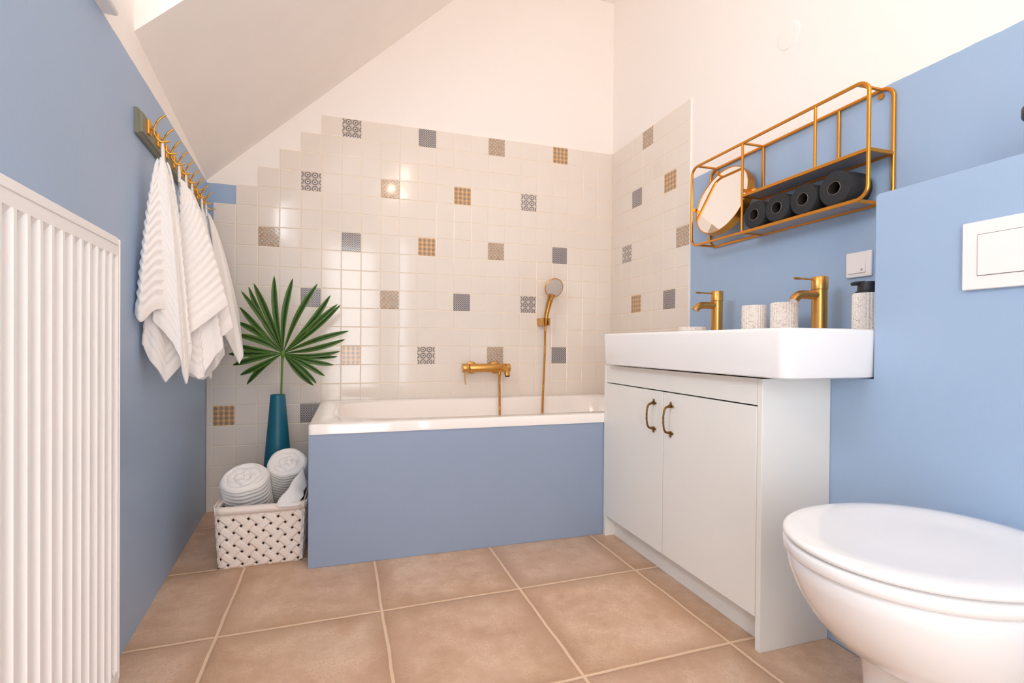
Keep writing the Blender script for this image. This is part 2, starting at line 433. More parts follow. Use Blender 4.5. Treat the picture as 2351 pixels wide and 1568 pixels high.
MB().box(-.3, xd + .06, REAR - .1, YE, DZ, DZ + .1).build('ceiling_dormer', M['white'], **ST)
MB().prism([(xd, YE, DZ), (xt, YE, TOP), (xt, YE, TOP + .15), (xd, YE, DZ + .19)], (0, REAR - .1 - YE, 0)).build('ceiling_front', M['white'], **ST)
# cheek wall of the dormer: stands on the edge of the slope
MB().prism([(-.2, YE, zslope(-.2) + .002), (xd + .02, YE, DZ + .02), (-.2, YE, DZ + .02)], (0, .07, 0)).build('wall_dormer', M['white'], **ST)
# rear wall with a doorway placed for the fill light and narrow frosted window
rw = MB()
rw.box(-.3, .24, REAR - .1, REAR, -.1, 3.2); rw.box(.24, .86, REAR - .1, REAR, 2.08, 3.2); rw.box(.86, 1.14, REAR - .1, REAR, -.1, 3.2)
rw.box(1.14, 1.27, REAR - .1, REAR, -.1, .22); rw.box(1.14, 1.27, REAR - .1, REAR, 2.18, 3.2); rw.box(1.27, 2.2, REAR - .1, REAR, -.1, 3.2)
rw.build('wall_rear', M['white'], **ST)
d1 = MB().box(.24, .86, REAR - .09, REAR - .07, 0, 2.08).build('fill_doorway', M['glass'], **ST)  # unseen glazed doorway, added to hold the fill light
w2 = MB().box(1.14, 1.27, REAR - .06, REAR - .05, .22, 2.18).build('window_2', M['glass'], **ST)
# left window
w1 = MB()
for a_ in ((WS0, WS0 + .05, WZ0, WZ1), (WS1 - .05, WS1, WZ0, WZ1), (WS0 + .05, WS1 - .05, WZ0, WZ0 + .05), (WS0 + .05, WS1 - .05, WZ1 - .05, WZ1), (1.85, 1.89, WZ0 + .05, WZ1 - .05)):
    w1.box(a_[0], a_[1], -.13, -.09, a_[2], a_[3], T=lambda s, o, z: LW(s, o, z))
w1 = w1.build('window_1', M['plastic'], bevel=.004, **ST)
MB().box(WS0 + .04, WS1 - .04, -.115, -.109, WZ0 + .04, WZ1 - .04, T=lambda s, o, z: LW(s, o, z)).build('window_pane', M['glass'], w1, **ST)
sp = rrect(0, 0, .5, .03, .012, 5)
MB().prism([LW(1.318 + .5 + x, .002 + y, 1.657) for x, y in sp], (0, 0, .035)).build('window_sill', M['plastic'], w1, bevel=.005, **ST)
# boxed-in cistern and the low ledge behind the cabinet
XB = 1.905; YB = -1.79
cb = MB()
cb.prism([(XB, -.7965, 0), (XB, -.7965, .768), (XB, YB, .768), (XB, YB, 1.254), (XB, YB - .0023, 1.2597), (XB, YB - .008, 1.262), (XB, REAR, 1.262), (XB, REAR, 0)], (XP - XB, 0, 0))
cb.build('wall_cistern', M['blue'], bevel=.003, **ST)

# ------------------------------------------------------------------ wall tiles
P = .102; ZT = 2.062
def tiles(name, cols, base, axis, inw, top_row, deco, rows_from, parent_name):
    """cols: list of (u0, u1, colkey); axis: direction of u in the wall, inw: into the room; base: wall point"""
    mb = MB(); axis = Vector(axis); inw = Vector(inw); base = Vector(base)
    mats = [M['tile'], M['grout'], M['ta'], M['tb'], M['tc'], M['td']]
    g = .0016; c = .0022; rnd = random.Random(3)
    for (u0, u1, key) in cols:
        r0 = top_row(key)
        if r0 is None: continue
        ztop = ZT - r0 * P
        gz = ztop
        # grout bed
        b = [base + axis * u + Vector((0, 0, z)) for u, z in ((u0, 0), (u1, 0), (u1, gz), (u0, gz))]
        mb.prism([p - inw * .0075 for p in b], inw * .006, 1)
        j = r0
        while ZT - j * P > .004:
            z1 = ZT - j * P; z0 = max(0, z1 - P)
            mi = 'ABCD'.find(deco.get((key, j), '-')) ; mi = 0 if mi < 0 else mi + 2
            a0, a1 = u0 + (g if u1 - u0 > .01 else 0), u1 - g; q0, q1 = z0 + g, z1 - g
            cc = c if (a1 - a0) > 3 * c and (q1 - q0) > 3 * c else .0004
            tx, tz = rnd.gauss(0, .0012), rnd.gauss(0, .0012)
            vs = []
            for (u, z) in ((a0, q0), (a1, q0), (a1, q1), (a0, q1)): vs.append(base + axis * u + Vector((0, 0, z)) - inw * .002)
            for (u, z) in ((a0 + .0002, q0 + .0002), (a1 - .0002, q0 + .0002), (a1 - .0002, q1 - .0002), (a0 + .0002, q1 - .0002)): vs.append(base + axis * u + Vector((0, 0, z)) - inw * .0008)
            for (u, z) in ((a0 + cc, q0 + cc), (a1 - cc, q0 + cc), (a1 - cc, q1 - cc), (a0 + cc, q1 - cc)):
                vs.append(base + axis * u + Vector((0, 0, z)) + inw * (tx * (u - u0 - .05) / 1 + tz * (z - z0 - .05) / 1))
            uv = [(0, 0), (1, 0), (1, 1), (0, 1)] * 2 + [(.02, .02), (.98, .02), (.98, .98), (.02, .98)]
            fs = [(0, 1, 5, 4), (1, 2, 6, 5), (2, 3, 7, 6), (3, 0, 4, 7), (4, 5, 9, 8), (5, 6, 10, 9), (6, 7, 11, 10), (7, 4, 8, 11), (8, 9, 10, 11)]
            mb.add(vs, fs, mi, uv)
            j += 1
    par = bpy.data.objects[parent_name]
    o = mb.build(name, mats, par, recalc=False, **ST)
    bm = bmesh.new(); bm.from_mesh(o.data); bmesh.ops.recalc_face_normals(bm, faces=bm.faces); bm.to_mesh(o.data); bm.free()
    # open tile shells: make every tile face look into the room
    me = o.data
    fl = [p.index for p in me.polygons if p.material_index != 1 and p.normal.dot(inw) < -.05]
    if fl:
        bm = bmesh.new(); bm.from_mesh(me); bm.faces.ensure_lookup_table()
        bmesh.ops.reverse_faces(bm, faces=[bm.faces[i] for i in fl]); bm.to_mesh(me); bm.free()
    return o
cols = [(-.1295, -P, -2), (-P, 0, -1)] + [(i * P, (i + 1) * P, i) for i in range(20)] + [(20 * P, XR - .0005, 20)]
def tr(k):
    if k == -2: return 6
    return max(0, 4 - k) if k < 4 else 0
deco = {(5, 0): 'A', (9, 0): 'D', (13, 0): 'B', (17, 0): 'C', (3, 3): 'A', (7, 3): 'B', (11, 3): 'C', (15, 3): 'A',
        (1, 6): 'B', (5, 6): 'D', (9, 6): 'C', (13, 6): 'B', (17, 6): 'D', (3, 9): 'D', (7, 9): 'B', (11, 9): 'D', (15, 9): 'A',
        (5, 12): 'C', (9, 12): 'A', (13, 12): 'B', (17, 12): 'D', (-1, 15): 'C', (3, 15): 'D'}
tiles('wall_tiles', cols, (0, 0, 0), (1, 0, 0), (0, -1, 0), tr, deco, 0, 'wall_back')
SV = .0266
colsr = [(.0005, SV, -1)] + [(SV + k * P, SV + (k + 1) * P, k) for k in range(7)]
decor = {(3, 0): 'B', (5, 3): 'C', (2, 3): 'D', (6, 6): 'B', (1, 6): 'A', (2, 9): 'C', (5, 9): 'D'}
tiles('wall_tiles', colsr, (XR, 0, 0), (0, -1, 0), (-1, 0, 0), lambda k: 0, decor, 0, 'wall_right')
MB().box(XR - .0005, XP + .001, -(SV + 7 * P) - .005, -(SV + 7 * P), .77, ZT + .002).build('trim_1', M['white'], **ST)

MB().box(XR - .0022, XR + .0065, -.0022, .007, .50, ZT).build('trim_2', M['grout'], **ST)

# ------------------------------------------------------------------ bathtub
def tub():
    t = empty('bathtub', (1.27, -.4, 0), 'white built-in bathtub with a blue painted front panel against the tiled wall', 'bathtub')
    X0, X1, Y0, Y1, ZR = .410, 2.139, -.7955, -.004, .545
    n = 96
    def rect(z, ins=0):
        return [Vector((a, b, z)) for a, b in rrect((X0 + X1) / 2, (Y0 + Y1) / 2, (X1 - X0) / 2 - ins, (Y1 - Y0) / 2 - ins, .014, 23)]
    def oval(z, x0, x1, y0, y1, e):
        a, b, cx, cy = (x1 - x0) / 2, (y1 - y0) / 2, (x0 + x1) / 2, (y0 + y1) / 2
        out = []
        for i in range(n):
            th = 2 * pi * (i + .5) / n; c, s = math.cos(th), math.sin(th); k = 2 / e
            out.append(Vector((cx + a * math.copysign(abs(c) ** k, c), cy + b * math.copysign(abs(s) ** k, s), z)))
        return out
    rows = [rect(.506, .012), rect(.506), rect(.538), rect(.5435, .003), rect(ZR, .009),
            oval(ZR, .506, 2.06, -.722, -.078, 4.5), oval(.5425, .509, 2.057, -.719, -.081, 4.5), oval(.535, .512, 2.054, -.716, -.084, 4.5),
            oval(.515, .520, 2.05, -.712, -.092, 4.4), oval(.47, .548, 2.04, -.70, -.110, 4), oval(.32, .68, 2.01, -.68, -.14, 3.6), oval(.2, .78, 1.97, -.66, -.16, 3.4), oval(.15, .84, 1.92, -.62, -.2, 3.2), oval(.14, 1.0, 1.8, -.5, -.3, 3)]
    m = MB().grid(rows, closed_u=True, cap1=True)
    m.build('tub_body', M['tub'], t, smooth=50)
    # front panel and its left return
    p = MB(); p.box(.4115, 1.72, -.7915, -.772, 0, .506); p.box(.4115, .4265, -.772, -.004, 0, .506)
    p.build('front_panel', M['blue_panel'], t, bevel=.0015, label='blue painted panel')
    g = MB(); g.lathe([(.0, .004), (.016, .004), (.02, .001), (.02, -.004)], (.640, -.40, .40), (.75, 0, .5), n=24)
    g.build('overflow_cover', M['chrome'], t, smooth=40)
    s_ = MB().box(.528, .553, -.6475, -.646, .503, .526); s_.build('handle_clip', M['ink'], t)
tub()

# ------------------------------------------------------------------ bath mixer, hand shower
def mixer():
    t = empty('bath_mixer', (1.30, -.004, .716), 'brushed brass bath mixer tap mounted on the tiles above the tub', 'tap')
    zc, yc = .7165, -.068
    b = MB(); b.lathe([(.0, .0), (.0235, .0), (.0245, .002), (.0245, .21), (.0235, .212)], (1.205, yc, zc), (1, 0, 0), 32)
    b.lathe([(.0, 0), (.0235, 0), (.0245, .001), (.0245, .025), (.0235, .026), (0, .026)], (1.4195, yc, zc), (1, 0, 0), 32)
    b.tube([(1.23, yc, zc), (1.23, -.012, zc)], .014); b.tube([(1.375, yc, zc), (1.375, -.012, zc)], .014)
    b.build('body', M['brass'], t, smooth=40)
    c = MB(); c.lathe([(0, 0), (.0243, 0), (.0255, .0015), (.0255, .034), (.0245, .036), (0, .036)], (1.165, yc, zc), (1, 0, 0), 32)
    c = c.build('handle', M['brass'], t, smooth=40)
    MB().tube([(1.176, yc - .01, zc - .02), (1.178, yc - .014, zc - .060), (1.181, yc - .016, zc - .092)], [.004, .0035, .0035], 10).build('lever', M['brass'], c, smooth=60)
    for x in (1.23, 1.375):
        MB().lathe([(.020, .016), (.034, .012), (.036, .009), (.036, 0)], (x, -.0005, zc), (0, -1, 0), 32).build('wall_rosette', M['brass'], t, smooth=40)
    s = MB(); pth = [(1.395, yc, zc - .002), (1.397, yc - .03, zc), (1.398, yc - .055, zc - .002), (1.399, yc - .078, zc - .012), (1.40, yc - .092, zc - .028), (1.40, yc - .097, zc - .042)]
    s.tube(pth, [.015, .0155, .0155, .0155, .015, .0145], 20); s = s.build('spout', M['brass'], t, smooth=60)
    MB().lathe([(0, 0), (.011, 0), (.0115, .004)], (1.40, yc - .0975, zc - .045), (0, 0, 1), 20).build('aerator', M['gap'], s, smooth=40)
    MB().lathe([(.009, 0), (.0105, -.004), (.0105, -.02), (.008, -.024), (.007, -.04)], (1.383, yc, zc - .022), (0, 0, 1), 20).build('hose_connector', M['brass'], t, smooth=40)
mixer()
def shower():
    t = empty('hand_shower', (1.664, -.075, 1.0), 'brushed brass hand shower with grey spray face held on the tiled wall', 'shower')
    hc = Vector((1.700, -.115, 1.185)); hn = Vector((.06, -.93, -.36)).normalized()
    h = MB(); h.lathe([(0, -.028), (.032, -.026), (.051, -.018), (.058, -.006), (.0585, .002), (.056, .004)], hc, hn, 40, cap1=True)
    hb = Vector((1.668, -.072, 1.010))
    path = [hb, hb + Vector((.004, -.004, .03)), hb + Vector((.012, -.012, .08)), hb + Vector((.019, -.020, .115)), hc + Vector((-.006, .012, -.035))]
    h.tube(path, [.0135, .0145, .0165, .019, .024], 20)
    h.tube([hb + Vector((.017, -.036, .105)), hb + Vector((.020, -.043, .13))], [.011, .012], 16)
    h.build('handle', M['brass'], t, smooth=50)
    f = MB(); f.lathe([(.0, .006), (.049, .006), (.0535, .004)], hc, hn, 40, cap0=True)
    a = Vector((0, 0, 1)); a = (a - hn * a.dot(hn)).normalized(); b = hn.cross(a)
    f = f.build('spray_face', M['face_grey'], t, smooth=40, label='grey spray face with nozzles')
    nz = MB()
    for ring, k in ((.011, 6), (.021, 11), (.031, 16), (.041, 20)):
        for i in range(k):
            th = 2 * pi * i / k + ring * 50
            nz.lathe([(.0016, 0), (.0013, .0018)], hc + hn * .006 + a * ring * math.cos(th) + b * ring * math.sin(th), hn, 6)
    nz.build('nozzles', M['plastic'], f)
    # hose: mixer outlet down into the tub, loop, up to the hand shower
    pts = [Vector((1.383, -.068, .662)), Vector((1.381, -.078, .62)), Vector((1.374, -.105, .56)), Vector((1.366, -.135, .48)), Vector((1.360, -.175, .36)), Vector((1.39, -.23, .23)), Vector((1.48, -.27, .172)), Vector((1.56, -.26, .19)),
           Vector((1.592, -.21, .32)), Vector((1.612, -.165, .42)), Vector((1.630, -.125, .52)), Vector((1.644, -.100, .62)), Vector((1.659, -.08, .8)), Vector((1.6635, -.073, .93)), Vector((1.667, -.072, .985))]
    sm = []
    for i in range(len(pts) - 1):
        p0 = pts[max(0, i - 1)]; p1 = pts[i]; p2 = pts[i + 1]; p3 = pts[min(len(pts) - 1, i + 2)]
        L = max(4, int((p2 - p1).length / .0012))
        for k in range(L):
            u = k / L
            sm.append(.5 * ((2 * p1) + (-p0 + p2) * u + (2 * p0 - 5 * p1 + 4 * p2 - p3) * u * u + (-p0 + 3 * p1 - 3 * p2 + p3) * u ** 3))
    rr = [.0064 + .0008 * math.sin(k * 2 * pi / 4) for k in range(len(sm))]
    MB().tube(sm, rr, 10).build('hose', M['brass'], t, smooth=60)
    MB().lathe([(.007, 0), (.0095, .004), (.0095, .028), (.012, .036)], (1.667, -.072, .975), (.05, 0, 1), 20).build('hose_nut', M['brass'], t, smooth=40)
    k = empty('shower_holder', (1.665, -.004, .99), 'small brass wall bracket clasping the hand shower handle', 'bracket')
    b_ = MB()
    def wedge(x0, x1, y0, y1):
        b_.add([(x0, y0, .965), (x1, y0, .965), (x1, y1, .965), (x0, y1, .965), (x0 - .004, y0 - .0, 1.010), (x1 + .003, y0 - .0, 1.010), (x1 + .003, y1, 1.010), (x0 - .004, y1, 1.010)], [(3, 2, 1, 0), (4, 5, 6, 7), (0, 1, 5, 4), (1, 2, 6, 5), (2, 3, 7, 6), (3, 0, 4, 7)])
    wedge(1.640, 1.690, -.053, -.001); wedge(1.640, 1.6525, -.083, -.053); wedge(1.6825, 1.690, -.083, -.053)
    b_.build('holder_body', M['brass'], k, bevel=.003)
shower()

# ------------------------------------------------------------------ vanity cabinet and washbasin
def cabinet():
    XF = 1.655; XBk = XB - .001
    t = empty('vanity_cabinet', (1.78, -1.23, 0), 'white two-door vanity cabinet with bronze handles under the washbasin', 'cabinet')
    MB().box(XF, XBk, -1.671, -1.654, 0, .763).build('side_panel', M['lacquer'], t, bevel=.001)
    MB().box(XF, XBk, -.8125, -.7962, 0, .763).build('side_panel', M['lacquer'], t, bevel=.001)
    MB().box(XF + .002, XF + .018, -1.652, -.814, .688, .763).build('top_rail', M['lacquer'], t, bevel=.001)
    MB().box(XF + .045, XF + .061, -1.6535, -.8125, 0, .11).build('plinth', M['lacquer'], t, bevel=.001)
    c = MB(); c.box(XF + .02, XBk - .01, -1.6535, -.8125, .09, .105); c.box(XBk - .012, XBk - .002, -1.6535, -.8125, .1, .76); c.build('carcass', M['gap'], t)
    for y0, y1, yh in ((-1.2235, -.8145, -1.172), (-1.652, -1.2275, -1.273)):
        d = MB().box(XF, XF + .017, y0, y1, .092, .6835).build('door', M['lacquer'], t, bevel=.0012)
        h = MB()
        zc = .590; x0 = XF
        pth = [(x0 - .001, yh, zc + .046), (x0 - .012, yh, zc + .047), (x0 - .024, yh, zc + .043), (x0 - .030, yh, zc + .032), (x0 - .033, yh, zc + .012), (x0 - .033, yh, zc + .006), (x0 - .033, yh, zc + .003), (x0 - .033, yh, zc),
               (x0 - .033, yh, zc - .003), (x0 - .033, yh, zc - .006), (x0 - .033, yh, zc - .012), (x0 - .030, yh, zc - .032), (x0 - .024, yh, zc - .043), (x0 - .012, yh, zc - .047), (x0 - .001, yh, zc - .046)]
        h.tube(pth, [.0056, .0045, .004, .0034, .0031, .0039, .0024, .0039, .0024, .0039, .0031, .0034, .004, .0045, .0056], 12)
        for sg in (1, -1):
            h.sphere((x0 - .003, yh, zc + sg * .0555), .0045, 8, (.8, .9, 1.9)); h.sphere((x0 - .003, yh - .008, zc + sg * .048), .005, 8, (.8, 1.5, .9)); h.sphere((x0 - .003, yh + .008, zc + sg * .048), .005, 8, (.8, 1.5, .9))
        h.build('handle', M['bronze'], d, smooth=60)
cabinet()
def basin():
    t = empty('washbasin', (1.88, -1.32, .77), 'wide white rectangular ceramic washbasin with two brass taps', 'washbasin')
    x0, x1, y0, y1 = 1.612, XR + .004, -1.788, -.845
    cx, cy, hx, hy = (x0 + x1) / 2, (y0 + y1) / 2, (x1 - x0) / 2, (y1 - y0) / 2
    def ring(z, i, r, ex=0): return [Vector((a, b, z)) for a, b in rrect(cx + ex, cy, hx - i - abs(ex), hy - i, r, 8)]
    rows = [ring(.7695, .03, .02), ring(.7695, .012, .03), ring(.773, .006, .032), ring(.79, .003, .032), ring(.892, .0, .03), ring(.8985, .0015, .03), ring(.902, .006, .026), ring(.902, .02, .026)]
    def inner(z, i, r): 
        xa, xb = x0 + .02 + i, x1 - .15 - i
        return [Vector((a, b, z)) for a, b in rrect((xa + xb) / 2, cy, (xb - xa) / 2, hy - .02 - i, r, 8)]
    rows += [inner(.902, .002, .03), inner(.897, .005, .03), inner(.83, .02, .05), inner(.80, .05, .06), inner(.795, .09, .06)]
    MB().grid(rows, closed_u=True, cap0=True, cap1=True).build('basin_body', M['ceramic'], t, smooth=45)
    for y in (-1.10, -1.54):
        MB().lathe([(0, .004), (.02, .004), (.022, 0)], (1.83, y, .7955), (0, 0, 1), 24).build('drain', M['brass'], t, smooth=40)
basin()
def tap(yc, label, xc=2.05, zb=.903):
    t = empty('basin_tap', (xc, yc, zb), label, 'tap', 'basin taps')
    R = .0228
    b = MB(); b.lathe([(0, 0), (R + .002, 0), (R + .002, .003), (R, .005), (R, .1385), (R - .0015, .1395), (R - .0015, .1405)], (xc, yc, zb), n=40)
    b.build('body', M['brass'], t, smooth=40)
    h = MB(); h.lathe([(0, .1405), (R + .0005, .1405), (R + .0015, .1415), (R + .0015, .180), (R, .182), (0, .182)], (xc, yc, zb), n=40)
    h = h.build('handle', M['brass'], t, smooth=40)
    MB().tube([(xc - .02, yc, zb + .172), (xc - .082, yc, zb + .173), (xc - .085, yc, zb + .173), (xc - .108, yc, zb + .173)], [.0028, .003, .0044, .0042], 12).build('lever', M['brass'], h, smooth=50)
    pth = [(xc, yc, zb + .121), (xc - .04, yc, zb + .121)]
    for k in range(8):
        a = math.radians(k / 7 * 62); pth.append((xc - .070 - .045 * math.sin(a), yc, zb + .121 - .042 * (1 - math.cos(a))))
    s = MB().tube(pth, .0145, 20).build('spout', M['brass'], t, smooth=50)
    e = Vector(pth[-1]); d = (e - Vector(pth[-2])).normalized()
    MB().lathe([(0, .0012), (.0115, .0012), (.012, -.001)], e, d, 20).build('aerator', M['chrome'], s, smooth=40)
tap(-1.040, 'brass basin tap nearer the bathtub, beside the soap dish')
tap(-1.511, 'brass basin tap nearer the cistern box, right of the tumblers')
def ribs(n, a): return lambda th, h: 1 + a * abs(math.cos(n * th / 2))
def cup(x, y, label, r=.0412, h=.104):
    t = MB(); t.lathe([(0, 0), (r - .004, 0), (r - .001, .003), (r, .01), (r, h - .004), (r - .002, h), (r - .006, h), (r - .006, .01), (0, .01)], (x, y, .903), n=120, rf=ribs(30, .05), cap0=False, cap1=False)
    return t.build('tumbler', M['speckle'], smooth=50, label=label, cat='tumbler', group='speckled tumblers on the basin')
cup(2.02, -1.270, 'ribbed speckled stone tumbler, nearer the bathtub tap')
cup(2.02, -1.402, 'ribbed speckled stone tumbler beside the tap nearer the cistern box')
MB().lathe([(0, 0), (.052, 0), (.056, .004), (.057, .027), (.053, .031), (.045, .018), (0, .014)], (1.985, -.965, .903), n=96, rf=ribs(36, .03), cap0=False, cap1=False).build('soap_dish', M['speckle'], smooth=50, label='low round speckled soap dish beside the far basin tap', cat='soap dish')
def dispenser():
    x, y = 2.01, -1.700
    t = empty('soap_dispenser', (x, y, .903), 'speckled soap dispenser with black pump beside the cistern box', 'soap dispenser')
    r = .0385; h = .108
    MB().lathe([(0, 0), (r - .004, 0), (r - .001, .003), (r, .01), (r, h - .004), (r - .003, h), (.01, h)], (x, y, .903), n=120, rf=ribs(30, .05), cap0=False).build('bottle', M['speckle'], t, smooth=50)
    z = .903 + h
    p = MB(); p.lathe([(.032, 0), (.033, .001), (.033, .005), (.031, .006)], (x, y, z), n=40)
    p.lathe([(.028, .006), (.027, .026), (.026, .033), (0, .034)], (x, y, z), n=40)
    p.tube([(x - .01, y + .006, z + .029), (x - .030, y + .016, z + .029), (x - .040, y + .022, z + .027)], [.008, .006, .005], 12)
    p.build('pump', M['black_plastic'], t, smooth=40)
dispenser()

# ------------------------------------------------------------------ wall shelf with swivel mirror
def shelf():
    XF_, XBk = 2.04, 2.1425
    y0, y1, z0, z1 = -.886, -1.672, 1.303, 1.655
    t = empty('wall_shelf', (XBk, -1.28, 1.30), 'gold metal wire wall shelf with round corners and a swivel mirror', 'shelf')
    r = .005
    def loop(x):
        pts = rrect((y0 + y1) / 2, (z0 + z1) / 2, abs(y1 - y0) / 2, (z1 - z0) / 2, .036, 8)
        return [(x, a, b) for a, b in pts]
    for x in (XF_, XBk): MB().tube(loop(x), r, closed=True, sq=True, up=(1, 0, 0)).build('frame', M['gold'], t, smooth=30)
    def bar(p, q, up=(0, 0, 1), rr=.0044): MB().tube([p, q], rr, sq=True, up=up).build('cross_bar', M['gold'], t, smooth=30)
    for z in (z0, z1):
        for y in (-.922, -1.636): bar((XF_, y, z), (XBk, y, z))
    bar((XF_, -1.183, z1), (XBk, -1.183, z1)); bar((XF_, -1.183, z0), (XBk, -1.183, z0))
    for x, y in ((XF_, -1.183), (XBk, -1.183)): MB().tube([(x, y, z0), (x, y, z1)], .0044, sq=True, up=(1, 0, 0)).build('post', M['gold'], t, smooth=30)
    for x, y in ((XF_, -1.4965), (XBk, -1.498)): MB().tube([(x, y, 1.447), (x, y, z1)], .0044, sq=True, up=(1, 0, 0)).build('post', M['gold'], t, smooth=30)
    for zz, yb in ((1.447, -1.672), (z0, -1.636)):
        f = MB(); f.box(XF_ - .004, XF_ + .004, yb, -1.183, zz - .007, zz + .004); f.box(XBk - .004, XBk + .004, yb, -1.183, zz - .007, zz + .004)
        f.box(XF_, XBk, -1.187, -1.179, zz - .007, zz + .004); f.box(XF_, XBk, yb - .004, yb + .004, zz - .007, zz + .004)
        f = f.build('shelf_frame', M['gold'], t, bevel=.0012)
        MB().box(XF_ + .004, XBk - .004, yb + .004, -1.187, zz - .002, zz + .002).build('shelf_plate', M['grey_metal'], f)
    for y in (-.925, -1.632):
        MB().lathe([(.003, 0), (.009, 0), (.009, .003), (.003, .003)], (XBk + .004, y, z1 - .018), (-1, 0, 0), 20).build('mounting_eye', M['gold'], t, smooth=40)
    # mirror
    c = Vector((2.066, -1.037, 1.474)); R = .146; tl = -.25
    u = Vector((0, -1, 0)); n0 = Vector((-1, 0, 0)); v = Vector((0, 0, 1)) * math.cos(tl) + n0 * math.sin(tl); nn = n0 * math.cos(tl) - Vector((0, 0, 1)) * math.sin(tl)
    m = MB(); m.lathe([(R - .004, .0005), (R - .003, .002), (R, .002), (R, -.032), (R - .004, -.032)], c, nn, 96, cap0=False, cap1=True)
    m = m.build('mirror_rim', M['gold'], t, smooth=40)
    MB().lathe([(0, 0), (R - .0035, 0), (R - .0035, -.003)], c, nn, 96, cap0=True).build('mirror_glass', M['glassy'], m, smooth=30)
    pv = c - nn * .022
    for sg in (1, -1):
        yk = pv.y + sg * (R + .006); yp = -.886 if sg > 0 else -1.183
        k = MB(); ye = yp - .0 if sg > 0 else yp
        k.box(XF_, pv.x + .006, min(ye - .0015, ye + .0015), max(ye - .0015, ye + .0015), pv.z - .007, pv.z + .007)
        k.tube([(pv.x, yk - sg * .006, pv.z), (pv.x, ye + sg * .006, pv.z)], .0035, 10)
        k.sphere((pv.x, ye + sg * .010, pv.z), .0140, 14)
        k.build('pivot_bracket', M['gold'], t, smooth=40)
shelf()
def roll(y, lab, seed, z0=1.3055, R=.0512):
    x0, x1 = 2.036, 2.134
    rn = random.Random(seed); ph = rn.random() * 6
    c = (x0, y, z0 + R)
    m = MB(); rf = lambda th, h: 1 + .012 * math.sin(th * 2 + ph) + .008 * math.sin(5 * th + ph + h * 30)
    t = empty('toilet_roll', (x0, y, z0), lab, 'toilet roll', 'black toilet rolls on the shelf')
    m.lathe([(.0211, .0008), (.026, .0), (.036, .0006), (R - .006, .0), (R - .002, .0015), (R, .006), (R, .092), (R - .003, .097), (R - .01, .098), (.0211, .098)], c, (1, 0, 0), 64, cap0=False, cap1=False, rf=rf)
    # loose outer sheet end
    a0 = rn.uniform(-2.2, -1.4); P_ = []
    for k in range(8):
        a = a0 + k * .07; q = R * 1.012 + .0012 * k * .5
        P_.append([Vector((x, c[1] + q * math.cos(a), c[2] + q * math.sin(a))) for x in (x0 + .001, x0 + .05, x1 - .002)])
    m.grid(P_); m.build('paper', M['paper'], t, smooth=50)
    q = MB(); wv = lambda th, h: 1 + .02 * math.sin(3 * th + ph)
    q.lathe([(.0204, -.0006), (.0211, -.0006), (.0211, .003)], c, (1, 0, 0), 48, mi=0, cap0=False, cap1=False, rf=wv)
    q.lathe([(.0204, -.0006), (.0204, .0975), (.0209, .0975)], c, (1, 0, 0), 48, mi=1, cap0=False, cap1=False, rf=wv)
    q.build('core', [M['core'], M['core_in']], t, smooth=50, label='cardboard core with a pale edge')
roll(-1.246, 'black toilet roll nearest the swivel mirror', 1)
roll(-1.349, 'black toilet roll, second from the swivel mirror', 2)
roll(-1.455, 'black toilet roll, third from the swivel mirror', 3)
roll(-1.568, 'black toilet roll at the round shelf corner by the cistern box', 4, R=.0545)

# ------------------------------------------------------------------ switch, flush plate, vent cover, jar
def switch():
    t = empty('light_switch', (XP, -1.571, 1.122), 'white square rocker switch above the soap dispenser', 'switch')
    MB().box(XP - .010, XP - .0002, -1.613, -1.530, 1.081, 1.163).build('frame', M['plastic'], t, bevel=.004, seg=3)
    r = MB(); r.add([(XP - .0100, -1.597, 1.151), (XP - .0100, -1.541, 1.151), (XP - .0150, -1.541, 1.094), (XP - .0150, -1.597, 1.094), (XP - .008, -1.597, 1.151), (XP - .008, -1.541, 1.151), (XP - .008, -1.541, 1.094), (XP - .008, -1.597, 1.094)], [(0, 1, 2, 3), (4, 7, 6, 5), (0, 4, 5, 1), (2, 6, 7, 3), (1, 5, 6, 2), (0, 3, 7, 4)])
    r = r.build('rocker', M['plastic'], t, bevel=.0006)
    s = MB(); x = XP - .0149
    def dash(y0, z0_, y1, z1_): s.tube([(x, y0, z0_), (x, y1, z1_)], .0004, 6)
    yy, zz = -1.586, 1.103
    dash(yy + .004, zz + .0024, yy + .0005, zz + .0024); dash(yy + .004, zz - .0024, yy + .0005, zz - .0024); dash(yy + .0005, zz + .0036, yy + .0005, zz - .0036)
    dash(yy + .0005, zz + .0036, yy - .003, zz); dash(yy + .0005, zz - .0036, yy - .003, zz); dash(yy - .003, zz, yy - .0055, zz)
    s.build('arrow_mark', M['ink'], r)
switch()
def flush():
    t = empty('flush_plate', (XB, -2.113, 1.06), 'white rectangular toilet flush plate on the blue cistern box', 'flush plate')
    MB().box(XB - .011, XB - .0002, -2.236, -1.990, .984, 1.135).build('plate', M['plastic'], t, bevel=.002)
    MB().box(XB - .0115, XB - .0105, -2.206, -2.0185, 1.0135, 1.1055).build('gap', M['gap'], t)
    MB().box(XB - .0135, XB - .0105, -2.205, -2.0195, 1.0145, 1.1045).build('button', M['plastic'], t, bevel=.001)
flush()
MB().lathe([(0, .0035), (.044, .0035), (.048, .003), (.050, 0)], (XP, -1.289, 2.035), (-1, 0, 0), 48).build('wall_cover_plate', M['white'], smooth=40, label='round white blank cover plate high on the right wall', cat='cover plate')
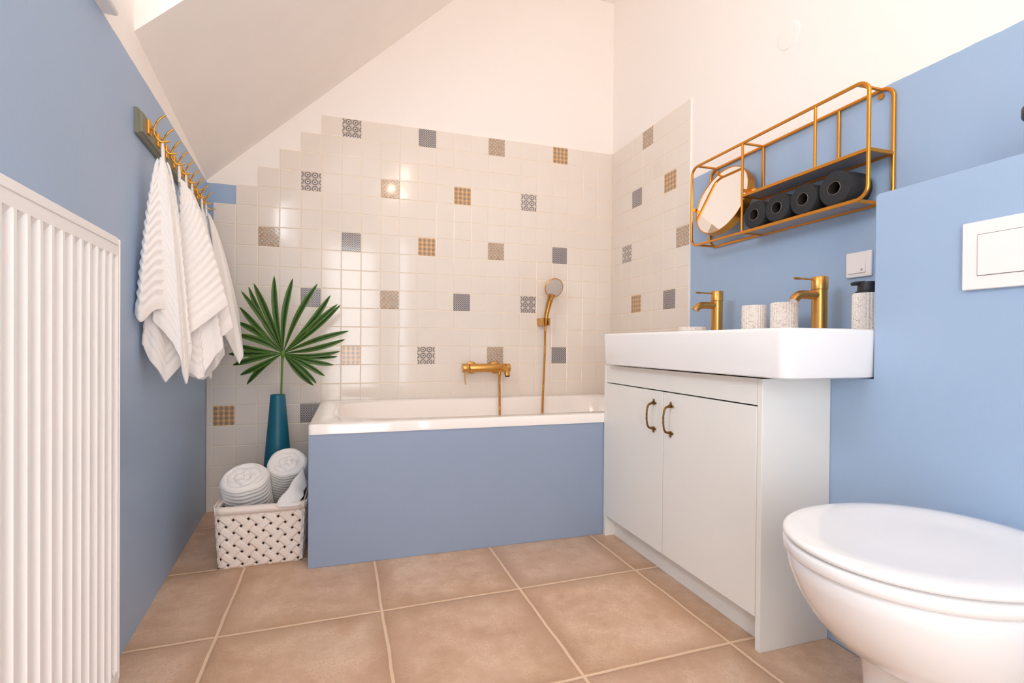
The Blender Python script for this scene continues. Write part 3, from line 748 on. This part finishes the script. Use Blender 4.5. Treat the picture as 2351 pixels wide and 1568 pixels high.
def jar():
    x, y, z = 2.02, -2.105, 1.263
    t = empty('lidded_jar', (x, y, z), 'grey knitted jar with dark lid standing on the cistern box', 'jar')
    MB().lathe([(0, 0), (.058, 0), (.0615, .006), (.0615, .095), (.058, .099)], (x, y, z), n=80, rf=lambda th, h: 1 + .012 * math.sin(40 * th) * math.cos(h * 700)).build('body', M['knit'], t, smooth=60)
    MB().lathe([(.06, .099), (.069, .101), (.0705, .104), (.0705, .120), (.069, .123), (0, .124)], (x, y, z), n=60).build('lid', M['olive'] if False else M['bronze_dark'], t, smooth=40)
M['bronze_dark'] = plain('dark_brown_lid', srgb(74, 64, 54), .4)
jar()

# ------------------------------------------------------------------ toilet
def toilet():
    t = empty('toilet', (1.6, -2.11, 0), 'white ceramic floor-standing toilet with closed oval lid', 'toilet')
    n = 72; YC = -2.105
    def egg(z, xf, xb, hw, ex=2.0, eb=None, xm=None, yc=YC):
        """front tip xf, back xb, half width hw"""
        xm = xm if xm is not None else (xf + xb) / 2; out = []
        for i in range(n):
            th = 2 * pi * i / n; c, s = math.cos(th), math.sin(th)
            k = 2 / (ex if c < 0 else (eb or ex))
            x = xm + ((xm - xf) if c < 0 else (xb - xm)) * math.copysign(abs(c) ** k, c)
            out.append(Vector((x, yc + hw * math.copysign(abs(s) ** (2 / ex), s), z)))
        return out
    xb = XB - .001
    rows = [egg(0, 1.535, xb, .112, 2.6, 8, 1.68), egg(.06, 1.530, xb, .108, 2.6, 8, 1.68), egg(.19, 1.525, xb, .110, 2.6, 8, 1.68), egg(.245, 1.522, xb, .118, 2.5, 8, 1.66),
            egg(.262, 1.510, xb, .128, 2.4, 8, 1.65), egg(.272, 1.488, xb, .138, 2.3, 8, 1.62), egg(.292, 1.452, xb, .152, 2.2, 8, 1.60), egg(.33, 1.415, xb, .169, 2.15, 8, 1.59),
            egg(.38, 1.380, xb, .183, 2.1, 8, 1.58), egg(.42, 1.362, xb, .190, 2.1, 8, 1.58), egg(.445, 1.356, xb, .191, 2.1, 8, 1.58), egg(.4525, 1.36, xb, .188, 2.1, 8, 1.58), egg(.454, 1.37, xb, .18, 2.1, 8, 1.58)]
    MB().grid(rows, closed_u=True, cap0=True, cap1=True).build('bowl', M['ceramic'], t, smooth=60)
    def slab(name, z0, z1, xf, xb_, hw, r, mat, dish=0, xm=None):
        rs = [egg(z0, xf + r * 2, xb_ - r * 2, hw - r * 2, 2.05, 2.3, xm), egg(z0 + r * .15, xf + r * .6, xb_ - r * .6, hw - r * .6, 2.05, 2.3, xm), egg(z0 + r * .7, xf + r * .05, xb_, hw, 2.05, 2.3, xm), egg(z1 - r * .8, xf, xb_, hw, 2.05, 2.3, xm), egg(z1 - r * .25, xf + r * .35, xb_ - r * .35, hw - r * .35, 2.05, 2.3, xm), egg(z1, xf + r, xb_ - r, hw - r, 2.05, 2.3, xm)]
        if dish:
            rs += [egg(z1 + .0015, xf + .03, xb_ - .03, hw - .03, 2.05, 2.3, xm), egg(z1 + .0005, xf + .05, xb_ - .05, hw - .05, 2.05, 2.3, xm), egg(z1 - dish * .6, xf + .09, xb_ - .08, hw - .085, 2.05, 2.2, xm), egg(z1 - dish, xf + .16, xb_ - .12, hw - .14, 2.05, 2.1, xm)]
        return MB().grid(rs, closed_u=True, cap0=True, cap1=True).build(name, mat, t, smooth=60)
    slab('seat', .4555, .479, 1.346, 1.845, .204, .006, M['ceramic'])
    slab('lid', .4825, .4965, 1.346, 1.838, .204, .007, M['ceramic'], dish=.005)
    hg = [egg(z_, 1.78 + i_, 1.885 - i_, .135 - i_, 2.6, 2.6) for z_, i_ in ((.4545, .004), (.458, 0), (.470, 0), (.4755, .003), (.4775, .010))]
    MB().grid(hg, closed_u=True, cap0=True, cap1=True).build('hinge_cover', M['ceramic'], t, smooth=60)
    # printed sticker on the foot
    yl = YC - .1115
    s = MB().box(1.66, 1.74, yl - .0006, yl + .001, .13, .235).build('sticker', M['plastic'], t)
    k = MB()
    for i, w_ in enumerate((.07, .05, .08, .03, .06)): k.box(1.672 + i * .013, 1.678 + i * .013, yl - .0012, yl - .0005, .225 - w_, .228)
    k.build('print', M['ink'], s)
toilet()

# ------------------------------------------------------------------ radiator
def radiator():
    OF = .100; s0, s1, z0, z1 = 1.549, 2.62, .135, 1.062
    t = empty('radiator', LW(2.0, .07, 0), 'tall white ribbed panel radiator mounted on the left wall', 'radiator')
    T = lambda s, o, z: LW(s, o, z)
    # front sheet with vertical channels
    pitch = .0352; first = 1.5725; prof = [(s0, 0)]; s = first
    dpt = .0095
    while s < s1 - .02:
        prof += [(s - .0135, 0), (s - .0075, dpt), (s + .0075, dpt), (s + .0135, 0)]; s += pitch
    prof.append((s1, 0))
    zt, zb = z1 - .034, z0 + .034
    rows = []
    for z, k in ((z0, 0), (z0 + .001, 0), (zb - .004, 0), (zb + .008, 1), (zt - .008, 1), (zt + .004, 0), (z1 - .001, 0)):
        rows.append([LW(a, OF - d * k, z) for a, d in prof])
    MB().grid(rows).build('front_panel', M['radiator'], t, smooth=38)
    b = MB(); b.box(s0 + .004, s1, .035, OF - .014, z0 + .01, z1 - .01, T=T); b.build('back_panel', M['radiator'], t, bevel=.003)
    g = MB(); g.box(s0 + .012, s1, .034, OF + .0015, z1 - .010, z1 + .007, T=T); g.build('top_grille', M['radiator'], t, bevel=.002)
    e = MB(); e.box(s0 - .004, s0 + .004, .034, OF + .001, z0 + .006, z1 + .006, T=T); e.build('end_cover', M['radiator'], t, bevel=.003)
    for z in (.3, .9):
        MB().box(1.7, 1.74, .0, .036, z, z + .05, T=T).build('bracket', M['radiator'], t, bevel=.002)
radiator()

# ------------------------------------------------------------------ hook rack and hanging towels
def hooks():
    t = empty('hook_rack', LW(.62, .0, 1.495), 'olive wooden wall rack with a row of brass double hooks', 'hook rack')
    s0, s1, z0, z1 = .16, 1.098, 1.458, 1.532
    cx, cz, hx, hz = (s0 + s1) / 2, (z0 + z1) / 2, (s1 - s0) / 2, (z1 - z0) / 2
    rows = []
    for o, i in ((0.0005, 0), (.009, 0), (.0105, .003), (.0125, .003), (.014, .007), (.0185, .008), (.020, .011)):
        rows.append([LW(cx + a, o, cz + b) for a, b in ((hx - i, hz - i), (-hx + i, hz - i), (-hx + i, -hz + i), (hx - i, -hz + i))])
    MB().grid(rows, closed_u=True, cap0=True, cap1=True).build('board', M['olive'], t)
    for k in range(9):
        s = 1.040 - .101 * k
        h = MB(); T = lambda a, o, z: LW(a, o, z)
        h.box(s - .014, s + .014, .0195, .0215, 1.476, 1.518, T=T)
        for q in (-.009, 0, .009): h.tube([LW(s + q, .0225, 1.4765), LW(s + q, .0225, 1.5175)], .0042, 8)
        # the double wire: one bow with both ends rising into the room
        up_ = [(.0625, 1.541), (.055, 1.5325), (.048, 1.524), (.042, 1.5155), (.037, 1.506), (.0345, 1.497), (.0342, 1.488), (.036, 1.478), (.043, 1.466), (.053, 1.4595), (.063, 1.461), (.073, 1.467)]
        h.tube([LW(s + .004 * math.sin(m), o, z) for m, (o, z) in enumerate(up_)], .0029, 10)
        h.tube([LW(s, .024, 1.495), LW(s, .034, 1.494)], .0032, 8)
        h.build('hook', M['hook_gold'], t, smooth=50)
hooks()
def catmull(pts, u):
    n = len(pts) - 1; x = min(max(u, 0), .99999) * n; i = int(x); f = x - i
    p = [np.array(pts[max(0, min(n, k))]) for k in (i - 1, i, i + 1, i + 2)]
    return .5 * (2 * p[1] + (-p[0] + p[2]) * f + (2 * p[0] - 5 * p[1] + 4 * p[2] - p[3]) * f * f + (-p[0] + 3 * p[1] - 3 * p[2] + p[3]) * f ** 3)
def drape(mb, top, bottom, folds=3, amp=.008, seed=0, ribs_=True, pw=.62, nu=70, nv=150, wtop=.014, bulge=.012, mode='lin', hem=None):
    """a fan of cloth from the loop at `top` (s, o, z) to the hem polyline `bottom`"""
    rn = random.Random(seed); ph = [rn.uniform(0, 6) for _ in range(3)]
    top = np.array(top); N = len(bottom); G = np.zeros((nv + 1, nu + 1, 3))
    for i in range(nu + 1):
        u = i / nu
        if mode == 'lin':
            x = u * (N - 1); k = min(int(x), N - 2); f = x - k; b = np.array(bottom[k]) * (1 - f) + np.array(bottom[k + 1]) * f
        else: b = catmull(bottom, u)
        for j in range(nv + 1):
            v = j / nv
            h = v ** pw
            q = np.empty(3)
            tp = top + np.array([wtop * (.5 - u), 0, 0])
            q[0] = tp[0] + (b[0] - tp[0]) * h; q[1] = tp[1] + (b[1] - tp[1]) * h
            q[2] = top[2] + (b[2] - top[2]) * v
            a = amp * min(1, v * 3) * (.55 + .45 * v)
            rip = a * math.sin(u * pi * 2 * folds + ph[0] + .5 * math.sin(v * 3 + ph[1])) + a * .4 * math.sin(u * pi * 2 * folds * 2.3 + ph[2])
            q[0] += rip * .7 + bulge * math.sin(pi * u) * h; q[1] += rip * .7
            G[j, i] = q
    du = np.gradient(G, axis=1); dv = np.gradient(G, axis=0); nr = np.cross(du, dv); nr /= (np.linalg.norm(nr, axis=2, keepdims=True) + 1e-9)
    if ribs_:
        # ribs run parallel to the hem
        d = (G[-1][None, :, 2] - G[:, :, 2])
        gz = np.gradient(G[-1][:, 2]); gl = np.hypot(np.gradient(G[-1][:, 0]), np.gradient(G[-1][:, 1])) + 1e-5
        fall = 1 / (1 + (np.abs(gz / gl) * .55) ** 2.5); fall = np.convolve(np.pad(fall, 4, mode='edge'), np.ones(9) / 9, 'valid')
        rib = .0040 * np.abs(np.sin(d * pi / .030)) * (d < -.030) * fall[None, :]
        rib *= np.clip((np.arange(nv + 1) / nv * 6), 0, 1)[:, None]
        G += nr * rib[..., None] * 1.0
    G[:, :, 1] = np.maximum(G[:, :, 1], .006)
    rows = [[LW(*G[j, i]) for i in range(nu + 1)] for j in range(nv + 1)]
    mb.grid(rows)
def towel(label, hs, hookz, parts, seed):
    top_s = hs; t = empty('hanging_towel', LW(hs, .05, hookz), label, 'towel', 'white towels hanging on the hook rack')
    m = MB()
    for k, p in enumerate(parts): drape(m, seed=seed * 10 + k, **p)
    m.build('cloth', M['terry'], t, smooth=180, solid=.006, recalc=False)
    lp = MB(); z = hookz
    lp.tube([LW(hs - .012, .052, z - .055), LW(hs - .007, .051, z - .02), LW(hs, .050, z + .004), LW(hs + .007, .051, z - .02), LW(hs + .012, .054, z - .055)], .0036, 8)
    lp.build('hanging_loop', M['band'], t, smooth=60)
ZH = 1.461
towel('big ribbed white towel hanging nearest the radiator', 1.012, ZH, [
    dict(top=(1.03, .052, 1.415), bottom=[(1.05, .035, .918), (1.04, .06, .89), (1.02, .084, .85), (1.0, .099, .782), (.99, .114, .719), (.96, .117, .762), (.93, .11, .832)], folds=1.6, amp=.007, bulge=.015),
    dict(top=(1.03, .045, 1.41), bottom=[(.99, .016, .93), (1.06, .006, .945), (1.095, .010, .93), (1.10, .020, .910), (1.06, .042, .948), (1.03, .07, .95)], folds=1.2, amp=.005, bulge=.01, mode='cat'),
    dict(top=(1.03, .045, 1.40), bottom=[(1.03, .008, .85), (1.05, .013, .842), (1.04, .030, .787), (1.01, .058, .727), (.97, .096, .783), (.93, .10, .80)], folds=1.5, amp=.006, bulge=0),
    dict(top=(1.0, .06, 1.41), bottom=[(.95, .11, .85), (.90, .11, .82), (.88, .08, .80), (.92, .05, .80)], folds=1.3, amp=.006, bulge=0)], 1)
towel('ribbed white towel, second along the rack, spread into the room', .805, ZH, [
    dict(top=(.80, .056, 1.42), bottom=[(.90, .075, .85), (.86, .098, .885), (.82, .146, .931), (.765, .199, .991), (.74, .19, 1.0)], folds=1.0, amp=.004, bulge=.012, pw=.7),
    dict(top=(.79, .05, 1.41), bottom=[(.87, .05, .80), (.84, .090, .755), (.82, .112, .722), (.80, .128, .734), (.785, .160, .80), (.765, .180, .846)], folds=2.2, amp=.008, bulge=0, pw=.7)], 2)
towel('white towel, third along the rack, with a square corner hanging out', .700, ZH, [
    dict(top=(.69, .058, 1.42), bottom=[(.76, .11, .84), (.72, .149, .864), (.69, .175, .879), (.66, .196, .909), (.64, .187, .974)], folds=1.2, amp=.005, bulge=.01, pw=.72)], 3)
towel('white towel, fourth along the rack, hanging low behind the ribbed ones', .600, ZH, [
    dict(top=(.60, .055, 1.42), bottom=[(.66, .04, .74), (.64, .059, .72), (.62, .074, .71), (.6, .097, .705), (.6, .126, .751), (.58, .157, .818)], folds=2.2, amp=.008, bulge=0, pw=.7)], 4)
towel('white towel, fifth along the rack, mostly hidden behind the others', .410, ZH, [
    dict(top=(.41, .052, 1.42), bottom=[(.47, .05, .74), (.45, .072, .717), (.43, .086, .695), (.41, .10, .732), (.39, .13, .80)], folds=2, amp=.008, bulge=0, pw=.7)], 5)
towel('smooth white towel nearest the tiled corner, ending in one long point', .315, ZH, [
    dict(top=(.31, .056, 1.425), bottom=[(.43, .12, .91), (.40, .142, .880), (.37, .167, .816), (.34, .190, .757), (.325, .196, .79), (.30, .193, .84), (.28, .176, .985)], folds=1.3, amp=.005, bulge=.012, pw=.72, ribs_=False),
    dict(top=(.31, .05, 1.41), bottom=[(.36, .10, .86), (.34, .13, .83), (.31, .14, .84), (.29, .15, .9)], folds=1.5, amp=.006, bulge=0, pw=.7)], 6)

# ------------------------------------------------------------------ basket, rolled towels, vase, palm leaf
def basket():
    t = empty('wicker_basket', (.235, -.555, 0), 'whitewashed woven basket holding two rolled towels beside the bathtub', 'basket')
    xa, xb, ya, yb, H = .088, .384, -.706, -.410, .206
    def X(u, z): k = z / H; return xa - .012 * k + (xb + .010 * k - (xa - .012 * k)) * u
    def Pt(side, u, z, o):
        """u 0..1 along a side, o outward offset"""
        k = z / H; x0, x1 = xa - .012 * k, xb + .009 * k; y0, y1 = ya - .004 * k, yb + .006 * k
        # slight belly and rounded vertical edges
        bl = .004 * math.sin(pi * u) * math.sin(pi * min(1, k))
        o = o + bl
        e = .010 * (max(0, 1 - u * 12) ** 2 + max(0, 1 - (1 - u) * 12) ** 2)
        if side == 0: return Vector((x0 + (x1 - x0) * u, y0 - o + e, z))
        if side == 1: return Vector((x1 + o - e, y0 + (y1 - y0) * u, z))
        if side == 2: return Vector((x1 + (x0 - x1) * u, y1 + o - e, z))
        return Vector((x0 - o + e, y1 + (y0 - y1) * u, z))
    # diagonal strips: the sides unrolled, strips at +45 and -45 degrees
    m = MB(); Wd = .296; pitch = .0345; hw = .0131
    for side in range(4):
        for dg in (1, -1):
            nk = int((Wd + H) / (pitch * 1.4142)) + 3
            for k in range(-nk, nk + 1):
                c0 = k * pitch * 1.41421 + (pitch * .7 if dg < 0 else 0)   # x at z=0
                # centre line: x = c0 + dg*z ; march along z
                st = 26; rowsL = []
                for q in range(st + 1):
                    z = H * q / st; row = []
                    for w_ in (-hw, -hw * .5, 0, hw * .5, hw):
                        x = c0 + dg * z + w_ * 1.41421
                        u = x / Wd
                        u = min(1, max(0, u))
                        # weave phase along the strip
                        along = (z * 1.41421) + (dg * w_)
                        i_ = (x + z) / (pitch * 1.41421); j_ = (x - z) / (pitch * 1.41421)
                        ph = (j_ if dg > 0 else i_); other = (i_ if dg > 0 else j_)
                        wv = .0013 * (math.sin(pi * other) if dg > 0 else -math.cos(pi * other)) * (1 if k % 2 == 0 else -1)
                        cross_ = .0005 * (1 - (w_ / hw) ** 2)
                        row.append(Pt(side, u, z, wv * (1 if dg > 0 else 1) + cross_ + (.0 if dg > 0 else .0)))
                    if c0 + dg * z + hw * 1.41421 < 0 or c0 + dg * z - hw * 1.41421 > Wd:
                        if len(rowsL) > 1: m.grid(rowsL)
                        rowsL = []
                    else: rowsL.append(row)
                if len(rowsL) > 1: m.grid(rowsL)
    m.build('woven_body', M['basket'], t, smooth=60, solid=.0008, recalc=False)
    # dark inner lining seen through the gaps, with the floor of the basket
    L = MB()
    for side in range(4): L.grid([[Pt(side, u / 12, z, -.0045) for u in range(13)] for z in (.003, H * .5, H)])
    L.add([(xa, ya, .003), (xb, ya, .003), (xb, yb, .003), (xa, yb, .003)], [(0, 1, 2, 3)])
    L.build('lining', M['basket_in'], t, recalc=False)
    r = MB()
    for o0, o1 in ((.0012, .0048), (-.009, -.0065)):
        for side in range(4):
            rows = []
            for z in (H - .003, H + .026): rows.append([Pt(side, u / 12, z, o1) + Vector((0, 0, .0006 * math.sin(u * 1.3 + side))) for u in range(13)])
            r.grid(rows)
    r.build('rim_strip', M['basket'], t, smooth=40, solid=.0028, recalc=False)
basket()
def towel_roll(name_lab, c, ax, R, Ln, seed, flap=None):
    ax = Vector(ax).normalized(); c = Vector(c)
    a = Vector((1, 0, 0)); a = (a - ax * a.dot(ax)).normalized(); b = ax.cross(a)
    rn = random.Random(seed); p0 = rn.uniform(0, 6)
    t = empty('rolled_towel', c - ax * Ln, name_lab, 'towel', 'rolled white towels in the basket')
    m = MB(); n = 150; pitch = R / 2.9; rows = []
    def rad(th): return 1 + .035 * math.sin(2 * th + p0) + .02 * math.sin(3 * th + 2 * p0)
    # side with ribs
    nz = 120
    for j in range(nz + 1):
        h = -Ln + (Ln - .012) * j / nz
        rr = R + .0034 * abs(math.sin(h * pi / .0185))
        rows.append([(rr * rad(2 * pi * i / n) + .0015 * math.sin(6 * 2 * pi * i / n + h * 20), h) for i in range(n)])
    for k in range(1, 7):
        aa = pi / 2 * k / 6; rows.append([((R - .014 + .014 * math.cos(aa)) * rad(2 * pi * i / n), -.012 + .012 * math.sin(aa)) for i in range(n)])
    # end face: spiral of soft layers
    nr = 90
    for j in range(1, nr + 1):
        r = (R - .014) * (1 - j / nr); row = []
        for i in range(n):
            th = 2 * pi * i / n; rr = r * rad(th)
            ph = rr / pitch - th / (2 * pi) + .13 * math.sin(3 * th + p0 + r * 25) + .07 * math.sin(7 * th + r * 60) + .25
            g = ph - math.floor(ph); layer = math.sqrt(max(0, 1 - (2 * g - 1) ** 2))
            h = -.015 + .017 * layer ** .45 + .003 * math.sin(math.floor(ph) * 2.1 + p0) - .004 * (1 - r / R) + .002 * math.sin(4 * th + r * 90)
            row.append((rr, h))
        rows.append(row)
    P_ = []
    for row in rows: P_.append([c + ax * h + a * r * math.cos(2 * pi * i / n) + b * r * math.sin(2 * pi * i / n) for i, (r, h) in enumerate(row)])
    m.grid(P_, closed_u=True, cap0=True, cap1=True)
    m.build('cloth', M['terry'], t, smooth=180)
    if flap:
        f = MB(); rows = []
        for j in range(25):
            v = j / 24; row = []
            for i in range(13):
                u = i / 12
                p = (Vector(flap[0]) * (1 - u) + Vector(flap[1]) * u) * (1 - v) + (Vector(flap[2]) * (1 - u) + Vector(flap[3]) * u) * v
                row.append(p + Vector((0, -.01, .0)) * math.sin(pi * u) + Vector((0, -.012, 0)) * math.sin(pi * v) + Vector((.003, 0, 0)) * math.sin(v * 14))
            rows.append(row)
        f.grid(rows); f.build('loose_corner', M['terry'], t, smooth=180, solid=.007, recalc=False)
towel_roll('rolled white towel on the left side of the basket', (.157, -.590, .318), (-.05, -.46, .88), .084, .24, 3)
towel_roll('rolled white towel leaning right against the bathtub, loose corner over the rim', (.308, -.52, .352), (.06, -.66, .76), .073, .27, 8,
           flap=[(.372, -.56, .33), (.387, -.56, .26), (.285, -.715, .222), (.375, -.720, .222)])
def vase():
    x, y = .238, -.285
    pr = [(0, 0), (.068, 0), (.072, .004), (.0715, .05), (.066, .18), (.058, .30), (.048, .42), (.038, .53), (.0325, .600), (.0318, .610), (.0295, .611), (.028, .600), (.03, .5), (0, .45)]
    MB().lathe(pr, (x, y, 0), n=64, cap0=True, cap1=False).build('floor_vase', M['teal'], smooth=40, label='tall slim matt teal vase behind the basket', cat='vase')
    t = empty('palm_leaf', (x, y, .45), 'fan-shaped green palm leaf standing in the teal vase', 'palm leaf')
    c = Vector((.259, y - .0, .803))
    MB().tube([(x + .005, y, .47), (x + .014, y, .60), (x + .016, y, .68), (x + .018, y, .76), (.258, y + .006, .795)], [.004, .0042, .0045, .005, .006], 12).build('stem', M['stem'], t, smooth=60)
    tips = [(0.225, 1.159), (0.303, 1.153), (0.414, 1.129), (0.47, 1.08), (0.503, 1.039), (0.516, 1.036), (0.553, 0.911), (0.537, 0.871), (0.515, 0.814), (0.504, 0.788), (0.486, 0.748), (0.446, 0.695), (0.411, 0.664), (0.396, 0.651), (0.096, 0.655), (0.07, 0.7), (0.04, 0.747), (0.019, 0.798), (0.044, 0.842), (0.053, 0.889), (0.048, 0.95), (0.06, 1.02), (0.073, 1.093), (0.096, 1.118), (0.119, 1.134)]
    rn = random.Random(5)
    for k, (tx, tz) in enumerate(tips):
        dy = rn.uniform(-.05, -.01) if k < 14 else rn.uniform(.05, .10); tip = Vector((tx, y + dy, tz)); d = tip - c; L = d.length; d.normalize()
        side = d.cross(Vector((0, 1, 0))).normalized(); nrm = Vector((0, -1, 0))
        if k == 5: nrm = Vector((0, -1, 0)); tip.y += .02
        wmax = .0115 + .003 * rn.random(); bend = rn.uniform(-.016, .016); rows = []
        if 5 < k < 14: wmax *= .85
        for j in range(29):
            v = j / 28
            prof_ = (.12 + .88 * math.sin(pi / 2 * v / .62) ** 1.15) if v < .62 else max(.0, (1 - ((v - .62) / .38) ** 2.3)) ** .8
            wd = wmax * prof_ * (1.0 if v > .12 else (.55 + .45 * v / .12))
            pc = c + d * (L * v) + side * bend * math.sin(pi * v) + Vector((0, 1, 0)) * (-.035 * math.sin(pi * v * .8)) * (.6)
            row = []
            for i in range(5):
                q = (i - 2) / 2
                row.append(pc + side * (q * wd) + nrm * (abs(q) * wd * .5 + .0012 * math.sin(v * 40 + k) * abs(q)))
            rows.append(row)
        MB().grid(rows).build('leaflet', M['leaf'], t, smooth=30, solid=.0007, recalc=False)
    MB().sphere(c + Vector((0, -.006, -.002)), .0105, 12, (1, .7, 1.6)).build('leaf_base', M['stem'], t, smooth=60)
vase()

# ------------------------------------------------------------------ ceiling lamp (above the frame, mirrored in the tiles)
def lamp():
    t = empty('ceiling_lamp', (1.10, -3.0, TOP), 'hanging brass lamp with three round bulbs below the ceiling', 'lamp')
    m = MB(); zt = TOP
    m.lathe([(0, 0), (.06, 0), (.06, -.02), (.02, -.03)], (1.10, -3.0, zt), n=32)
    m.tube([(1.10, -3.0, zt), (1.10, -3.0, 2.55)], .006)
    for p in LAMP: m.tube([(1.10, -3.0, p[2]), (p[0], p[1], p[2])], .005)
    m.build('lamp_arm', M['brass'], t, smooth=40)
    for p in LAMP: MB().sphere(p, .030, 14).build('bulb', M['bulb'], t, smooth=60)
lamp()
for o in SC.objects:
    if o.type == 'LIGHT' and o.name.startswith('lamp_bulb_light'): o.data.shadow_soft_size = .032
